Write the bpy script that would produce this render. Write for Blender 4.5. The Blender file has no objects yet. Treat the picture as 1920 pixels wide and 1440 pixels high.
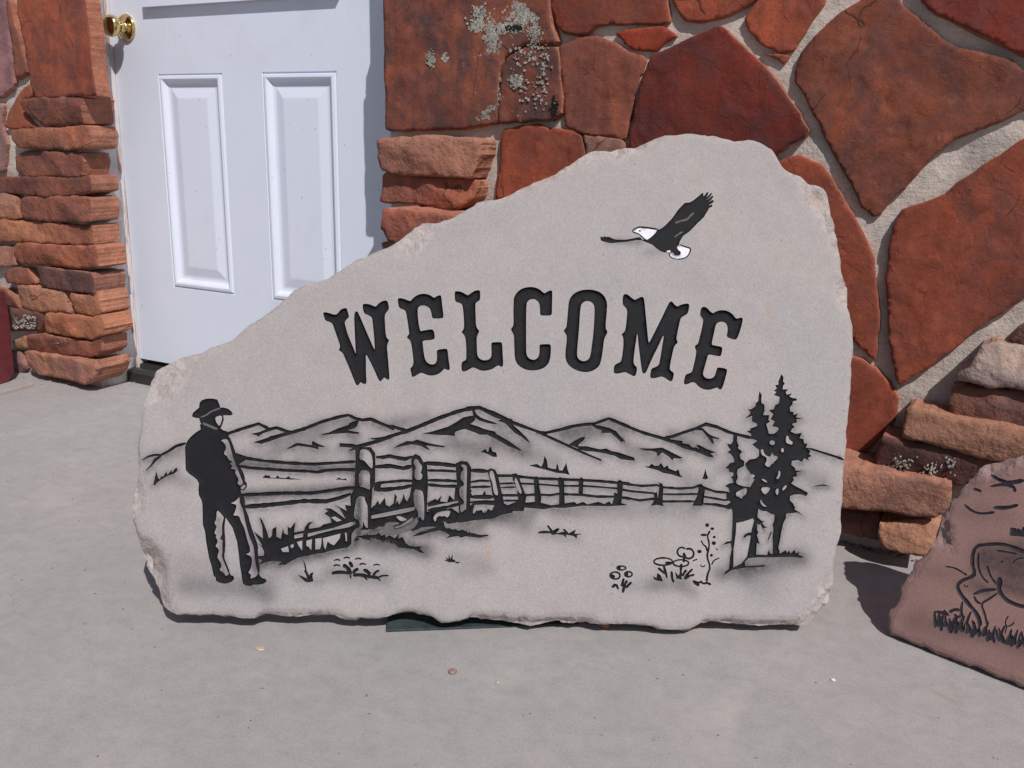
import bpy, math, random
import numpy as np
from mathutils import Vector, Matrix, noise
from mathutils.geometry import delaunay_2d_cdt

# ------------------------------------------------------------------ camera
S = 0.655                      # metres per solved unit; camera height 0.655 m
FPX, PITCH, YAW, ROLL = 1700.0, math.radians(15.0), math.radians(27.5), math.radians(1.3)
CAM = np.array([0.0, 0.0, S])
_F = np.array([-math.sin(YAW)*math.cos(PITCH), math.cos(YAW)*math.cos(PITCH), -math.sin(PITCH)])
_R = np.cross(_F, [0, 0, 1.0]); _R /= np.linalg.norm(_R)
_U = np.cross(_R, _F)
_R, _U = math.cos(ROLL)*_R + math.sin(ROLL)*_U, -math.sin(ROLL)*_R + math.cos(ROLL)*_U
sc = bpy.context.scene
cd = bpy.data.cameras.new('camera'); cam = bpy.data.objects.new('camera', cd)
sc.collection.objects.link(cam); sc.camera = cam
cd.sensor_width = 36.0; cd.lens = 36.0*FPX/1920.0; cd.clip_start = 0.02; cd.clip_end = 500
cam.matrix_world = Matrix(((_R[0], _U[0], -_F[0], CAM[0]), (_R[1], _U[1], -_F[1], CAM[1]),
                           (_R[2], _U[2], -_F[2], CAM[2]), (0, 0, 0, 1)))
sc.cycles.max_bounces = 6; sc.cycles.diffuse_bounces = 3
sc.render.resolution_x, sc.render.resolution_y = 1024, 768

# ------------------------------------------------------------------ sky, sun, exposure
SUN_AZ, SUN_EL = math.radians(48), math.radians(47)      # right of the wall normal
sunv = Vector((math.sin(SUN_AZ)*math.cos(SUN_EL), -math.cos(SUN_AZ)*math.cos(SUN_EL), math.sin(SUN_EL)))
w = bpy.data.worlds.new('World'); sc.world = w; w.use_nodes = True
nt = w.node_tree; bg = nt.nodes['Background']
sky = nt.nodes.new('ShaderNodeTexSky'); sky.sky_type = 'NISHITA'; sky.sun_disc = False
sky.sun_elevation = SUN_EL; sky.sun_rotation = math.atan2(sunv.x, sunv.y)
nt.links.new(sky.outputs[0], bg.inputs[0]); bg.inputs[1].default_value = 0.062
sl = bpy.data.lights.new('sun', 'SUN'); sl.energy = 3.85; sl.angle = math.radians(0.5); sl.color = (1.0, 0.965, 0.94)
so = bpy.data.objects.new('sun', sl); sc.collection.objects.link(so)
so.rotation_euler = sunv.to_track_quat('Z', 'Y').to_euler()
sc.view_settings.view_transform = 'Standard'; sc.view_settings.look = 'None'
sc.view_settings.exposure = 0.0; sc.view_settings.gamma = 1.0; sc.view_settings.use_curve_mapping = False

rnd = random.Random(7)
COL = sc.collection

# ------------------------------------------------------------------ geometry helpers
def ray(u, v): return _F + _R*(u-960)/FPX - _U*(v-720)/FPX
def on_y(u, v, y): d = ray(u, v); return CAM + d*((y-CAM[1])/d[1])
def on_z(u, v, z=0.0): d = ray(u, v); return CAM + d*((z-CAM[2])/d[2])
def on_plane(u, v, o, n): d = ray(u, v); return CAM + d*(((o-CAM) @ n)/(d @ n))
def pts(s): return [tuple(float(q) for q in p.split(',')) for p in s.split()]

def chaikin(p, closed=True, it=1):
    p = [np.array(q, float) for q in p]
    for _ in range(it):
        o = []
        n = len(p)
        if not closed: o.append(p[0])
        for i in range(n if closed else n-1):
            a, b = p[i], p[(i+1) % n]
            o += [a*.75+b*.25, a*.25+b*.75]
        if not closed: o.append(p[-1])
        p = o
    return p

def resample(poly, step):
    out = []
    n = len(poly)
    for i in range(n):
        a = np.array(poly[i], float); b = np.array(poly[(i+1) % n], float)
        k = max(1, int(round(np.linalg.norm(b-a)/step)))
        for j in range(k): out.append(a + (b-a)*j/k)
    return np.array(out)

def area(p):
    p = np.asarray(p); x, y = p[:, 0], p[:, 1]
    return 0.5*np.sum(x*np.roll(y, -1)-np.roll(x, -1)*y)

def inside(P, poly):                       # winding number, vectorised
    P = np.asarray(P); poly = np.asarray(poly)
    wn = np.zeros(len(P), int)
    lo, hi = poly.min(0), poly.max(0)
    m = np.where((P[:, 0] >= lo[0]) & (P[:, 0] <= hi[0]) & (P[:, 1] >= lo[1]) & (P[:, 1] <= hi[1]))[0]
    if len(m) == 0: return wn != 0
    x, y = P[m, 0], P[m, 1]; c = np.zeros(len(m), int)
    for i in range(len(poly)):
        a, b = poly[i], poly[(i+1) % len(poly)]
        cr = (b[0]-a[0])*(y-a[1])-(x-a[0])*(b[1]-a[1])
        c += ((a[1] <= y) & (b[1] > y) & (cr > 0)).astype(int)
        c -= ((a[1] > y) & (b[1] <= y) & (cr < 0)).astype(int)
    wn[m] = c
    return wn != 0

def dist_line(P, line, closed=False):
    P = np.asarray(P, float); line = np.asarray(line, float)
    d = np.full(len(P), 1e9)
    n = len(line)
    for i in range(n if closed else n-1):
        a, b = line[i], line[(i+1) % n]
        ab = b-a; L = ab @ ab
        t = np.clip(((P-a) @ ab)/max(L, 1e-12), 0, 1)
        d = np.minimum(d, np.hypot(*(P-a-t[:, None]*ab).T))
    return d

def fbm(x, y, z=0.0, o=3): return noise.fractal(Vector((x, y, z)), 0.8, 2.1, o)

def new_obj(name, verts, faces, mats, parent=None, mi=None, smooth=False, loc=None):
    me = bpy.data.meshes.new(name)
    vv = np.asarray(verts, float)
    org = np.zeros(3)
    if loc is not None: org = np.asarray(loc, float)
    me.from_pydata([tuple(v) for v in (vv-org)], [], [tuple(int(i) for i in f) for f in faces])
    for m in (mats if isinstance(mats, (list, tuple)) else [mats]): me.materials.append(m)
    if mi is not None: me.polygons.foreach_set('material_index', np.asarray(mi, np.int32))
    if smooth is True: me.polygons.foreach_set('use_smooth', np.ones(len(me.polygons), bool))
    elif smooth is not False: me.polygons.foreach_set('use_smooth', np.asarray(smooth, bool))
    me.update()
    o = bpy.data.objects.new(name, me); COL.objects.link(o)
    o.location = org
    if parent is not None: adopt(o, parent)
    return o
WLOC = {}
def wloc(o):
    return WLOC.get(o.name, Vector(o.location))
def adopt(o, parent):
    WLOC[o.name] = Vector(o.location)
    o.parent = parent
    o.location = WLOC[o.name]-wloc(parent)
def empty(name, loc):
    o = bpy.data.objects.new(name, None); COL.objects.link(o); o.location = loc; o.empty_display_size = .1
    WLOC[o.name] = Vector(loc)
    return o
def tag(o, label=None, cat=None, group=None, kind=None):
    for k, v in (('label', label), ('category', cat), ('group', group), ('kind', kind)):
        if v: o[k] = v
    return o
def boxv(x0, x1, y0, y1, z0, z1):
    v = [(x, y, z) for x in (x0, x1) for y in (y0, y1) for z in (z0, z1)]
    f = [(0, 1, 3, 2), (4, 6, 7, 5), (0, 4, 5, 1), (2, 3, 7, 6), (0, 2, 6, 4), (1, 5, 7, 3)]
    return v, f

# ------------------------------------------------------------------ materials
def nodes(name):
    m = bpy.data.materials.new(name); m.use_nodes = True
    t = m.node_tree; b = t.nodes['Principled BSDF']
    return m, t, b
class NT:
    def __init__(s, t): s.t = t
    def n(s, typ, **kw):
        x = s.t.nodes.new('ShaderNode'+typ)
        for k, v in kw.items():
            if k.startswith('i_'):
                key = k[2:]; key = int(key) if key.isdigit() else key
                x.inputs[key].default_value = v
            else: setattr(x, k, v)
        return x
    def l(s, a, b): s.t.links.new(a, b)
    def co(s, scale=1.0, kind='Object'):
        tc = s.n('TexCoord'); mp = s.n('Mapping'); mp.inputs['Scale'].default_value = (scale,)*3 if not isinstance(scale, tuple) else scale
        s.l(tc.outputs[kind], mp.inputs[0]); return mp.outputs[0]
    def noise(s, vec, scale, detail=4, rough=.6, dist=0.0):
        x = s.n('TexNoise'); x.inputs['Scale'].default_value = scale; x.inputs['Detail'].default_value = detail
        x.inputs['Roughness'].default_value = rough; x.inputs['Distortion'].default_value = dist
        s.l(vec, x.inputs['Vector']); return x.outputs['Fac']
    def ramp(s, fac, stops):
        r = s.n('ValToRGB'); e = r.color_ramp.elements
        while len(e) < len(stops): e.new(.5)
        for i, (p, c) in enumerate(stops):
            e[i].position = p; e[i].color = (c if isinstance(c, tuple) else (c, c, c)) + (1,)
        s.l(fac, r.inputs[0]); return r.outputs[0]
    def mix(s, a, b, fac, mode='MIX'):
        x = s.n('Mix', data_type='RGBA', blend_type=mode)
        for sock, v in ((x.inputs['Factor'], fac), (x.inputs['A'], a), (x.inputs['B'], b)):
            if hasattr(v, 'type') and hasattr(v, 'links'): s.l(v, sock)
            elif isinstance(v, tuple): sock.default_value = v+(1,)
            else: sock.default_value = v
        return x.outputs['Result']
    def math(s, op, a, b=0.0, clamp=False):
        x = s.n('Math', operation=op, use_clamp=clamp)
        for sock, v in ((x.inputs[0], a), (x.inputs[1], b)):
            if hasattr(v, 'links'): s.l(v, sock)
            else: sock.default_value = v
        return x.outputs[0]
    def bump(s, h, strength, dist, prev=None):
        x = s.n('Bump'); x.inputs['Strength'].default_value = strength; x.inputs['Distance'].default_value = dist
        s.l(h, x.inputs['Height'])
        if prev is not None: s.l(prev, x.inputs['Normal'])
        return x.outputs[0]

def mat_redstone(edge=False, rough=False):
    m, t, b = nodes('broken_sandstone_edge' if edge else ('rough_ledge_stone' if rough else 'red_sandstone')); q = NT(t)
    oi = q.n('ObjectInfo')
    tc = q.n('TexCoord')
    add = q.n('VectorMath', operation='ADD'); q.l(tc.outputs['Object'], add.inputs[0])
    sc_ = q.n('VectorMath', operation='SCALE'); sc_.inputs['Scale'].default_value = 9.0
    cb = q.n('CombineXYZ'); q.l(oi.outputs['Random'], cb.inputs[0]); q.l(oi.outputs['Random'], cb.inputs[1])
    q.l(cb.outputs[0], sc_.inputs[0]); q.l(sc_.outputs[0], add.inputs[1]); v = add.outputs[0]
    big = q.noise(v, 6, 4, .6, .5); mid = q.noise(v, 30, 4, .65, .3); fine = q.noise(v, 480, 2, .7); grain = q.noise(v, 150, 3, .7)
    var = q.ramp(big, [(.28, (.62, .56, .62)), (.5, (1, 1, 1)), (.72, (1.3, 1.16, .95))])
    c = q.mix(oi.outputs['Color'], var, 1.0, 'MULTIPLY')
    if edge:
        c = q.mix(c, (.46, .22, .145), .5)
    mp_ = q.n('Mapping'); mp_.inputs['Scale'].default_value = (34, 34, 4); q.l(v, mp_.inputs[0])
    rt = q.n('CombineXYZ'); q.l(q.math('MULTIPLY', oi.outputs['Random'], 3.1), rt.inputs[1]); q.l(rt.outputs[0], mp_.inputs['Rotation'])
    stk = q.noise(mp_.outputs[0], 1.0, 3, .6, .5)
    c = q.mix(c, q.ramp(stk, [(.3, (.78, .74, .76)), (.5, (1, 1, 1)), (.7, (1.16, 1.12, 1.02))]), q.ramp(q.math('FRACT', q.math('MULTIPLY', oi.outputs['Random'], 7.3)), [(.2, 0.1), (.9, .95)]), 'MULTIPLY')
    c = q.mix(c, (1.0, .98, .98), 1.0, 'MULTIPLY')
    wv = q.n('VectorMath', operation='ADD'); wn = q.n('TexNoise'); wn.inputs['Scale'].default_value = 9; wn.inputs['Detail'].default_value = 3; q.l(v, wn.inputs['Vector'])
    wsc = q.n('VectorMath', operation='SCALE'); wsc.inputs['Scale'].default_value = .09; q.l(wn.outputs['Color'], wsc.inputs[0])
    q.l(v, wv.inputs[0]); q.l(wsc.outputs[0], wv.inputs[1])
    vo = q.n('TexVoronoi', feature='DISTANCE_TO_EDGE'); vo.inputs['Scale'].default_value = 3.9; q.l(wv.outputs[0], vo.inputs['Vector'])
    crk = q.math('MULTIPLY', q.ramp(vo.outputs['Distance'], [(.0, 1.0), (.008, 0.0)]), q.ramp(big, [(.54, 0.0), (.6, 1.0)]))
    v2 = q.ramp(mid, [(.3, (.72, .70, .72)), (.55, (1.04, 1.02, 1.0)), (.75, (1.2, 1.2, 1.16))])
    c = q.mix(c, v2, .8, 'MULTIPLY')
    if not edge:
        vn = q.noise(v, 10, 5, .7, .9)
        vf = q.math('MULTIPLY', q.ramp(vn, [(.43, 0.0), (.62, 1.0)]), q.math('ADD', oi.outputs['Alpha'], .12))
        c = q.mix(c, (.05, .04, .045), q.math('MULTIPLY', vf, .8))
    c = q.mix(c, (.03, .018, .016), q.math('MULTIPLY', crk, .75))
    c = q.mix(c, q.ramp(fine, [(.3, .84), (.7, 1.14)]), 1.0, 'MULTIPLY')
    c = q.mix(c, q.ramp(grain, [(.25, .86), (.75, 1.12)]), 1.0, 'MULTIPLY')
    q.l(c, b.inputs['Base Color'])
    b.inputs['Roughness'].default_value = .82; b.inputs['Specular IOR Level'].default_value = .22
    # thin cleft flakes with sharp little steps, then grain
    st = q.noise(v, 8.5, 5, .55, .35)
    fl = q.ramp(st, [(.40, 0.0), (.406, .34), (.54, .36), (.546, .68), (.655, .7), (.66, 1.0)])
    n0 = q.bump(q.math('SUBTRACT', fl, q.math('MULTIPLY', crk, .6)), .42, .003)
    n1 = q.bump(q.noise(v, 70, 4, .65), .9 if (edge or rough) else .35, .0055 if rough else .004, n0)
    n2 = q.bump(q.noise(v, 420, 2, .7), .3, .0011, n1)
    q.l(n2, b.inputs['Normal'])
    return m
def mat_mortar(name, c1, c2, bumpd=.006):
    m, t, b = nodes(name); q = NT(t); v = q.co(1.0)
    a = q.noise(v, 14, 5, .65); f = q.noise(v, 210, 4, .75)
    c = q.mix(c1, c2, q.ramp(a, [(.3, 0.0), (.7, 1.0)]))
    c = q.mix(c, q.ramp(f, [(.25, .76), (.5, 1.0), (.8, 1.12)]), 1.0, 'MULTIPLY')
    dk_ = q.noise(v, 5.5, 4, .65, .8)
    c = q.mix(c, (.24, .20, .18), q.math('MULTIPLY', q.ramp(dk_, [(.52, 0.0), (.7, 1.0)]), .45))
    q.l(c, b.inputs['Base Color']); b.inputs['Roughness'].default_value = .95; b.inputs['Specular IOR Level'].default_value = .15
    n1 = q.bump(q.noise(v, 45, 4, .7), .7, bumpd); n2 = q.bump(f, .4, .0018, n1)
    n3 = q.bump(q.noise(q.co((40.0, 40.0, 160.0)), 1.0, 2, .6, .8), .25, .003, n2); q.l(n3, b.inputs['Normal'])
    return m
def mat_slab(name, base, warm, chipc):
    m, t, b = nodes(name); q = NT(t); v = q.co(1.0)
    at = q.n('VertexColor', layer_name='paint'); sep = q.n('SeparateColor'); q.l(at.outputs['Color'], sep.inputs[0])
    big = q.noise(v, 5, 4, .55, .3); mid = q.noise(v, 40, 5, .7); fine = q.noise(v, 520, 2, .6); gr2 = q.noise(v, 230, 3, .7)
    c = q.mix(base, warm, q.ramp(big, [(.35, 0.0), (.68, 1.0)]))
    c = q.mix(c, q.ramp(mid, [(.25, .94), (.75, 1.05)]), 1.0, 'MULTIPLY')
    bd = q.noise(v, 2.2, 4, .6, 1.4)
    c = q.mix(c, q.ramp(bd, [(.3, (.93, .925, .94)), (.5, (1, 1, 1)), (.7, (1.05, 1.03, 1.0))]), 1.0, 'MULTIPLY')
    pit = q.noise(v, 95, 2, .5)
    c = q.mix(c, (.14, .12, .115), q.math('MULTIPLY', q.ramp(pit, [(.73, 0.0), (.78, 1.0)]), .45))
    chipn = q.noise(v, 55, 5, .75, .5)
    cc = q.mix(chipc, (.27, .235, .22), q.ramp(chipn, [(.46, 0.0), (.66, 1.0)]))
    c = q.mix(c, cc, q.math('MULTIPLY', sep.outputs[1], .75))
    c = q.mix(c, q.ramp(fine, [(.28, .86), (.5, 1.0), (.72, 1.15)]), 1.0, 'MULTIPLY')
    c = q.mix(c, q.ramp(gr2, [(.28, .95), (.72, 1.05)]), 1.0, 'MULTIPLY')
    stn = q.noise(v, 300, 3, .7)
    c = q.mix(c, (.36, .22, .11), q.math('MULTIPLY', sep.outputs[2], q.ramp(stn, [(.4, .3), (.62, 1.0)]), True))
    pn = q.noise(v, 160, 3, .7)
    pf = q.math('MULTIPLY', sep.outputs[0], q.ramp(pn, [(.25, .7), (.75, 1.1)]), True)
    c = q.mix(c, (.022, .021, .025), pf)
    q.l(c, b.inputs['Base Color']); b.inputs['Roughness'].default_value = .9; b.inputs['Specular IOR Level'].default_value = .2
    n1 = q.bump(mid, .12, .002); n2 = q.bump(q.noise(v, 420, 2, .7), .16, .001, n1)
    n3 = q.bump(q.math('MULTIPLY', chipn, sep.outputs[1]), .6, .007, n2)
    q.l(n3, b.inputs['Normal'])
    return m
def mat_paint(name, col, rough=.6, var=.25, bumpd=.0008, spec=.3):
    m, t, b = nodes(name); q = NT(t); v = q.co(1.0)
    f = q.noise(v, 260, 4, .7); g = q.noise(v, 18, 4, .6)
    c = q.mix(col, q.ramp(f, [(.3, 1-var), (.7, 1+var)]), 1.0, 'MULTIPLY')
    c = q.mix(c, q.ramp(g, [(.3, 1-var*.6), (.7, 1+var*.6)]), 1.0, 'MULTIPLY')
    q.l(c, b.inputs['Base Color']); b.inputs['Roughness'].default_value = rough; b.inputs['Specular IOR Level'].default_value = spec
    q.l(q.bump(f, .5, bumpd), b.inputs['Normal'])
    return m
def mat_concrete():
    m, t, b = nodes('concrete'); q = NT(t); v = q.co(1.0)
    big = q.noise(v, 1.6, 5, .55, .2); mid = q.noise(v, 9, 5, .65); fine = q.noise(v, 330, 3, .7); spk = q.noise(v, 75, 2, .5)
    c = q.mix((.322, .307, .303), (.362, .334, .321), q.ramp(big, [(.33, 0.0), (.68, 1.0)]))
    c = q.mix(c, q.ramp(mid, [(.3, .95), (.5, 1.0), (.72, 1.045)]), 1.0, 'MULTIPLY')
    c = q.mix(c, q.ramp(fine, [(.28, .88), (.5, 1.0), (.72, 1.11)]), 1.0, 'MULTIPLY')
    pat = q.noise(v, 3.3, 4, .6, 1.2)
    c = q.mix(c, (.49, .44, .40), q.math('MULTIPLY', q.ramp(pat, [(.56, 0.0), (.74, 1.0)]), .32))
    mott = q.noise(v, 38, 4, .7, .3)
    c = q.mix(c, q.ramp(mott, [(.3, .91), (.5, 1.0), (.7, 1.07)]), 1.0, 'MULTIPLY')
    c = q.mix(c, (.10, .085, .08), q.math('MULTIPLY', q.ramp(spk, [(.745, 0.0), (.78, 1.0)]), .5))
    # broom strokes and one rust streak near the right-hand slab
    br = q.noise(q.co((4.0, 150.0, 1.0)), 1.0, 3, .6)
    c = q.mix(c, q.ramp(br, [(.3, .985), (.7, 1.015)]), 1.0, 'MULTIPLY')
    tc = q.n('TexCoord')
    a = on_z(1745, 1293); bb = on_z(1800, 1322); mid_ = (a+bb)/2; L = np.linalg.norm(bb-a); ang = math.atan2(bb[1]-a[1], bb[0]-a[0])
    mp = q.n('Mapping', vector_type='TEXTURE'); mp.inputs['Location'].default_value = tuple(mid_)
    mp.inputs['Rotation'].default_value = (0, 0, ang); mp.inputs['Scale'].default_value = (L*.75, L*.17, 1)
    q.l(tc.outputs['Object'], mp.inputs[0])
    gr = q.n('TexGradient', gradient_type='SPHERICAL'); q.l(mp.outputs[0], gr.inputs[0])
    c = q.mix(c, (.33, .2, .11), q.math('MULTIPLY', q.math('MULTIPLY', gr.outputs['Fac'], q.ramp(mott, [(.3, .4), (.6, 1.0)])), .6, True))
    q.l(c, b.inputs['Base Color']); b.inputs['Roughness'].default_value = .9; b.inputs['Specular IOR Level'].default_value = .2
    n1 = q.bump(q.noise(v, 30, 5, .65), .25, .003); n2 = q.bump(fine, .4, .0011, n1); q.l(n2, b.inputs['Normal'])
    return m
def mat_door():
    m, t, b = nodes('white_door_paint'); q = NT(t); v = q.co(1.0)
    g = q.noise(v, 6, 5, .6, .3); wood = q.noise(q.co((260.0, 260.0, 14.0)), 1.0, 3, .6)
    sp = q.noise(v, 62, 2, .5)
    c = q.mix((.645, .685, .80), (.71, .735, .825), g)
    sm_ = q.noise(v, 3.1, 4, .65, 1.0)
    c = q.mix(c, (.52, .50, .50), q.math('MULTIPLY', q.ramp(sm_, [(.58, 0.0), (.78, 1.0)]), .3))
    c = q.mix(c, (.35, .33, .33), q.math('MULTIPLY', q.ramp(sp, [(.735, 0.0), (.76, 1.0)]), .5))
    q.l(c, b.inputs['Base Color']); b.inputs['Roughness'].default_value = .45; b.inputs['Specular IOR Level'].default_value = .35
    q.l(q.bump(wood, .12, .0008), b.inputs['Normal'])
    return m
def mat_jamb():
    m, t, b = nodes('peeling_white_wood'); q = NT(t)
    v = q.co((60.0, 60.0, 6.0)); f = q.noise(v, 1.0, 5, .7, .6)
    c = q.mix((.66, .60, .60), (.36, .24, .20), q.ramp(f, [(.5, 0.0), (.62, 1.0)]))
    q.l(c, b.inputs['Base Color']); b.inputs['Roughness'].default_value = .8
    q.l(q.bump(f, .5, .002), b.inputs['Normal'])
    return m
def mat_simple(name, col, rough, metal=0.0, var=.15, sc_=120):
    m, t, b = nodes(name); q = NT(t); v = q.co(1.0); f = q.noise(v, sc_, 4, .65)
    q.l(q.mix(col, q.ramp(f, [(.3, 1-var), (.7, 1+var)]), 1.0, 'MULTIPLY'), b.inputs['Base Color'])
    b.inputs['Roughness'].default_value = rough; b.inputs['Metallic'].default_value = metal
    q.l(q.bump(f, .15, .0008), b.inputs['Normal'])
    return m

M_RED = mat_redstone(); M_EDGE = mat_redstone(True); M_ROUGH = mat_redstone(False, True)
M_MORT = mat_mortar('sandy_mortar', (.53, .455, .405), (.41, .35, .315))
M_STUC = mat_mortar('pale_stucco', (.66, .63, .62), (.52, .48, .46), .003)
M_SLAB = mat_slab('pale_sandstone', (.322, .297, .297), (.342, .304, .296), (.43, .375, .355))
M_DEER = mat_slab('mauve_sandstone', (.255, .150, .134), (.285, .170, .152), (.33, .21, .195))
M_BLACK = mat_paint('black_paint', (.0085, .0083, .0108), .7, .3, .0008, .18)
M_WHITE = mat_paint('white_paint', (.66, .66, .70), .6, .08)
M_GREY = mat_paint('grey_paint', (.10, .092, .092), .7, .25)
M_CONC = mat_concrete()
M_DOOR = mat_door(); M_JAMB = mat_jamb()
M_BRASS = mat_simple('brass', (.78, .60, .28), .16, 1.0, .05)
M_SILL = mat_simple('dark_bronze', (.05, .047, .046), .45, .5)
M_MAROON = mat_simple('maroon_stone', (.125, .022, .026), .6, 0, .25, 40)
M_STRIP = mat_simple('dark_green_metal', (.045, .062, .064), .5, .3, .35, 60)
M_LICH = mat_paint('grey_lichen', (.345, .33, .295), .95, .55, .003, .1)
M_MOSS = mat_paint('black_moss', (.02, .024, .022), .95, .35, .003, .1)
M_PEB = mat_paint('pebble', (.30, .20, .16), .9, .3, .001, .2)
M_STRAW = mat_paint('dry_straw', (.46, .40, .29), .8, .2, .0005, .2)
M_GLASS = mat_simple('window_glass', (.05, .055, .06), .05, 0, .02)

# ------------------------------------------------------------------ ground (structure)
v = []; f = []
xs = [-40, -6, -2.6, 1.6, 6, 40]; ys = [-40, -4, -.3, 2.2, 6, 40]
for y in ys:
    for x in xs: v.append((x, y, 0.0))
for j in range(5):
    for i in range(5):
        a = j*6+i; f.append((a, a+1, a+7, a+6))
g = new_obj('pavement', v, f, M_CONC); tag(g, kind='structure')

# ------------------------------------------------------------------ wall stones
WY = 2.37*S                     # plane of the mortar face
DY = 2.56*S                     # plane of the door face
XL, XR = -3.105*S, -1.672*S     # door opening corners

def stone_mesh(name, poly_px, proud, color, parent, seed, depth=.05, rough=.0016, grid=.012, relief=.0022,
               tilt=(0, 0), rnd_edge=.006, layers=True, mat=None, side_j=.003, facets=0, grow=.0015, flare=.004, world=False):
    """a stone whose front outline was measured on the wall; front at y = WY - proud"""
    yf = WY-proud
    P = np.array(poly_px, float) if world else np.array([on_y(u, vv, yf)[[0, 2]] for u, vv in poly_px])
    if area(P) < 0: P = P[::-1]
    cut = []
    for i in range(len(P)):
        a, b_ = P[i], P[(i+1) % len(P)]
        k = min(.12, .006/max(np.linalg.norm(b_-a), 1e-6)); cut += [a+(b_-a)*k, b_-(b_-a)*k]
    P = np.array(cut); c0 = P.mean(0); ext = P.max(0)-P.min(0); P = c0+(P-c0)*(1+2*grow/ext)
    P = resample(P, .021); jr = random.Random(seed*7+1)
    for i in range(len(P)): P[i] += np.array([jr.uniform(-1, 1), jr.uniform(-1, 1)])*rough*1.15
    P = resample(P, max(.0045, grid*.7))
    for i in range(len(P)): P[i] += np.array([jr.uniform(-1, 1), jr.uniform(-1, 1)])*rough*.3
    c = P.mean(0)
    lo, hi = P.min(0), P.max(0)
    gx = np.arange(lo[0], hi[0], grid); gy = np.arange(lo[1], hi[1], grid)
    G = np.array([(x+rnd.uniform(-.3, .3)*grid, y+rnd.uniform(-.3, .3)*grid) for x in gx for y in gy]).reshape(-1, 2)
    if len(G):
        G = G[inside(G, P)]
        if len(G): G = G[dist_line(G, P, True) > grid*.45]
    V2 = np.vstack([P, G]) if len(G) else P
    n = len(P)
    r = delaunay_2d_cdt([Vector(q) for q in V2], [(i, (i+1) % n) for i in range(n)], [], 0, 1e-7)
    W = np.array([tuple(q) for q in r[0]]); T = np.array([t_ for t_ in r[2]])
    T = T[inside(W[T].mean(1), P)]
    dd = dist_line(W, P, True)
    H = np.zeros(len(W))
    for i, q in enumerate(W):
        a = fbm(q[0]*9+seed*5.1, q[1]*9, seed*1.7)*relief*(.45 if not facets else 1.4) + fbm(q[0]*38+seed, q[1]*38, 3.1)*relief*(.22 if not facets else .6)
        if layers:
            k = fbm(q[0]*6.5+seed*2.3, q[1]*6.5+seed, 9.2, 4)
            a += relief*.6*((k > .12)*1.0+(k > -.28)*1.0-1)
        H[i] = a
    if facets:
        fr_ = random.Random(seed*13+5); hs_ = []
        half = (hi-lo)/2
        for k in range(facets):
            gx_ = fr_.uniform(-.16, .16); gy_ = fr_.uniform(-.3, .3)
            px_ = c+np.array([fr_.uniform(-.8, .8), fr_.uniform(-.6, .6)])*half
            hs_.append(gx_*(W[:, 0]-px_[0])+gy_*(W[:, 1]-px_[1])+fr_.uniform(0, .003))
        H += np.clip(np.min(hs_, 0), -.012, .004)
    H += tilt[0]*(W[:, 0]-c[0])+tilt[1]*(W[:, 1]-c[1])
    H -= rnd_edge*np.exp(-dd/(.35*rnd_edge+1e-6))*.75
    nv = len(W)
    verts = [(q[0], yf-h, q[1]) for q, h in zip(W, H)]
    # boundary loop = edges used once
    cnt = {}
    for t_ in T:
        for a, b_ in ((t_[0], t_[1]), (t_[1], t_[2]), (t_[2], t_[0])):
            cnt[(a, b_)] = 1
    bnd = [(a, b_) for (a, b_) in cnt if (b_, a) not in cnt]
    nxt = {a: b_ for a, b_ in bnd}
    faces = [tuple(t_) for t_ in T]
    sm = [True]*len(faces)
    ring0 = {a: a for a in nxt}
    levels = 2 if depth < .07 else 3
    cen = c
    for L in range(1, levels+1):
        ring1 = {}
        for a in nxt:
            q = W[a]; dirn = q-cen; ln = np.linalg.norm(dirn)+1e-9; dirn = dirn/ln
            off = side_j*fbm(q[0]*30+L*3.1+seed, q[1]*30, L*2.2) + flare*L/levels
            ring1[a] = len(verts)
            qq = q+dirn*off
            verts.append((qq[0], yf+.004+depth*L/levels, qq[1]))
        for a, b_ in nxt.items():
            faces.append((ring0[b_], ring0[a], ring1[a], ring1[b_])); sm.append(False)
        ring0 = ring1
    loc = (c[0], yf, c[1])
    o = new_obj(name, verts, faces, mat or [M_RED, M_EDGE], parent, [0]*len(T)+[1]*(len(faces)-len(T)), sm, loc)
    o.color = color
    return o

house = empty('stone_house', (-1.5, WY, 0))
tag(house, 'house front of red flagstone and stacked ledge stones round a white door', 'building')

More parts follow.
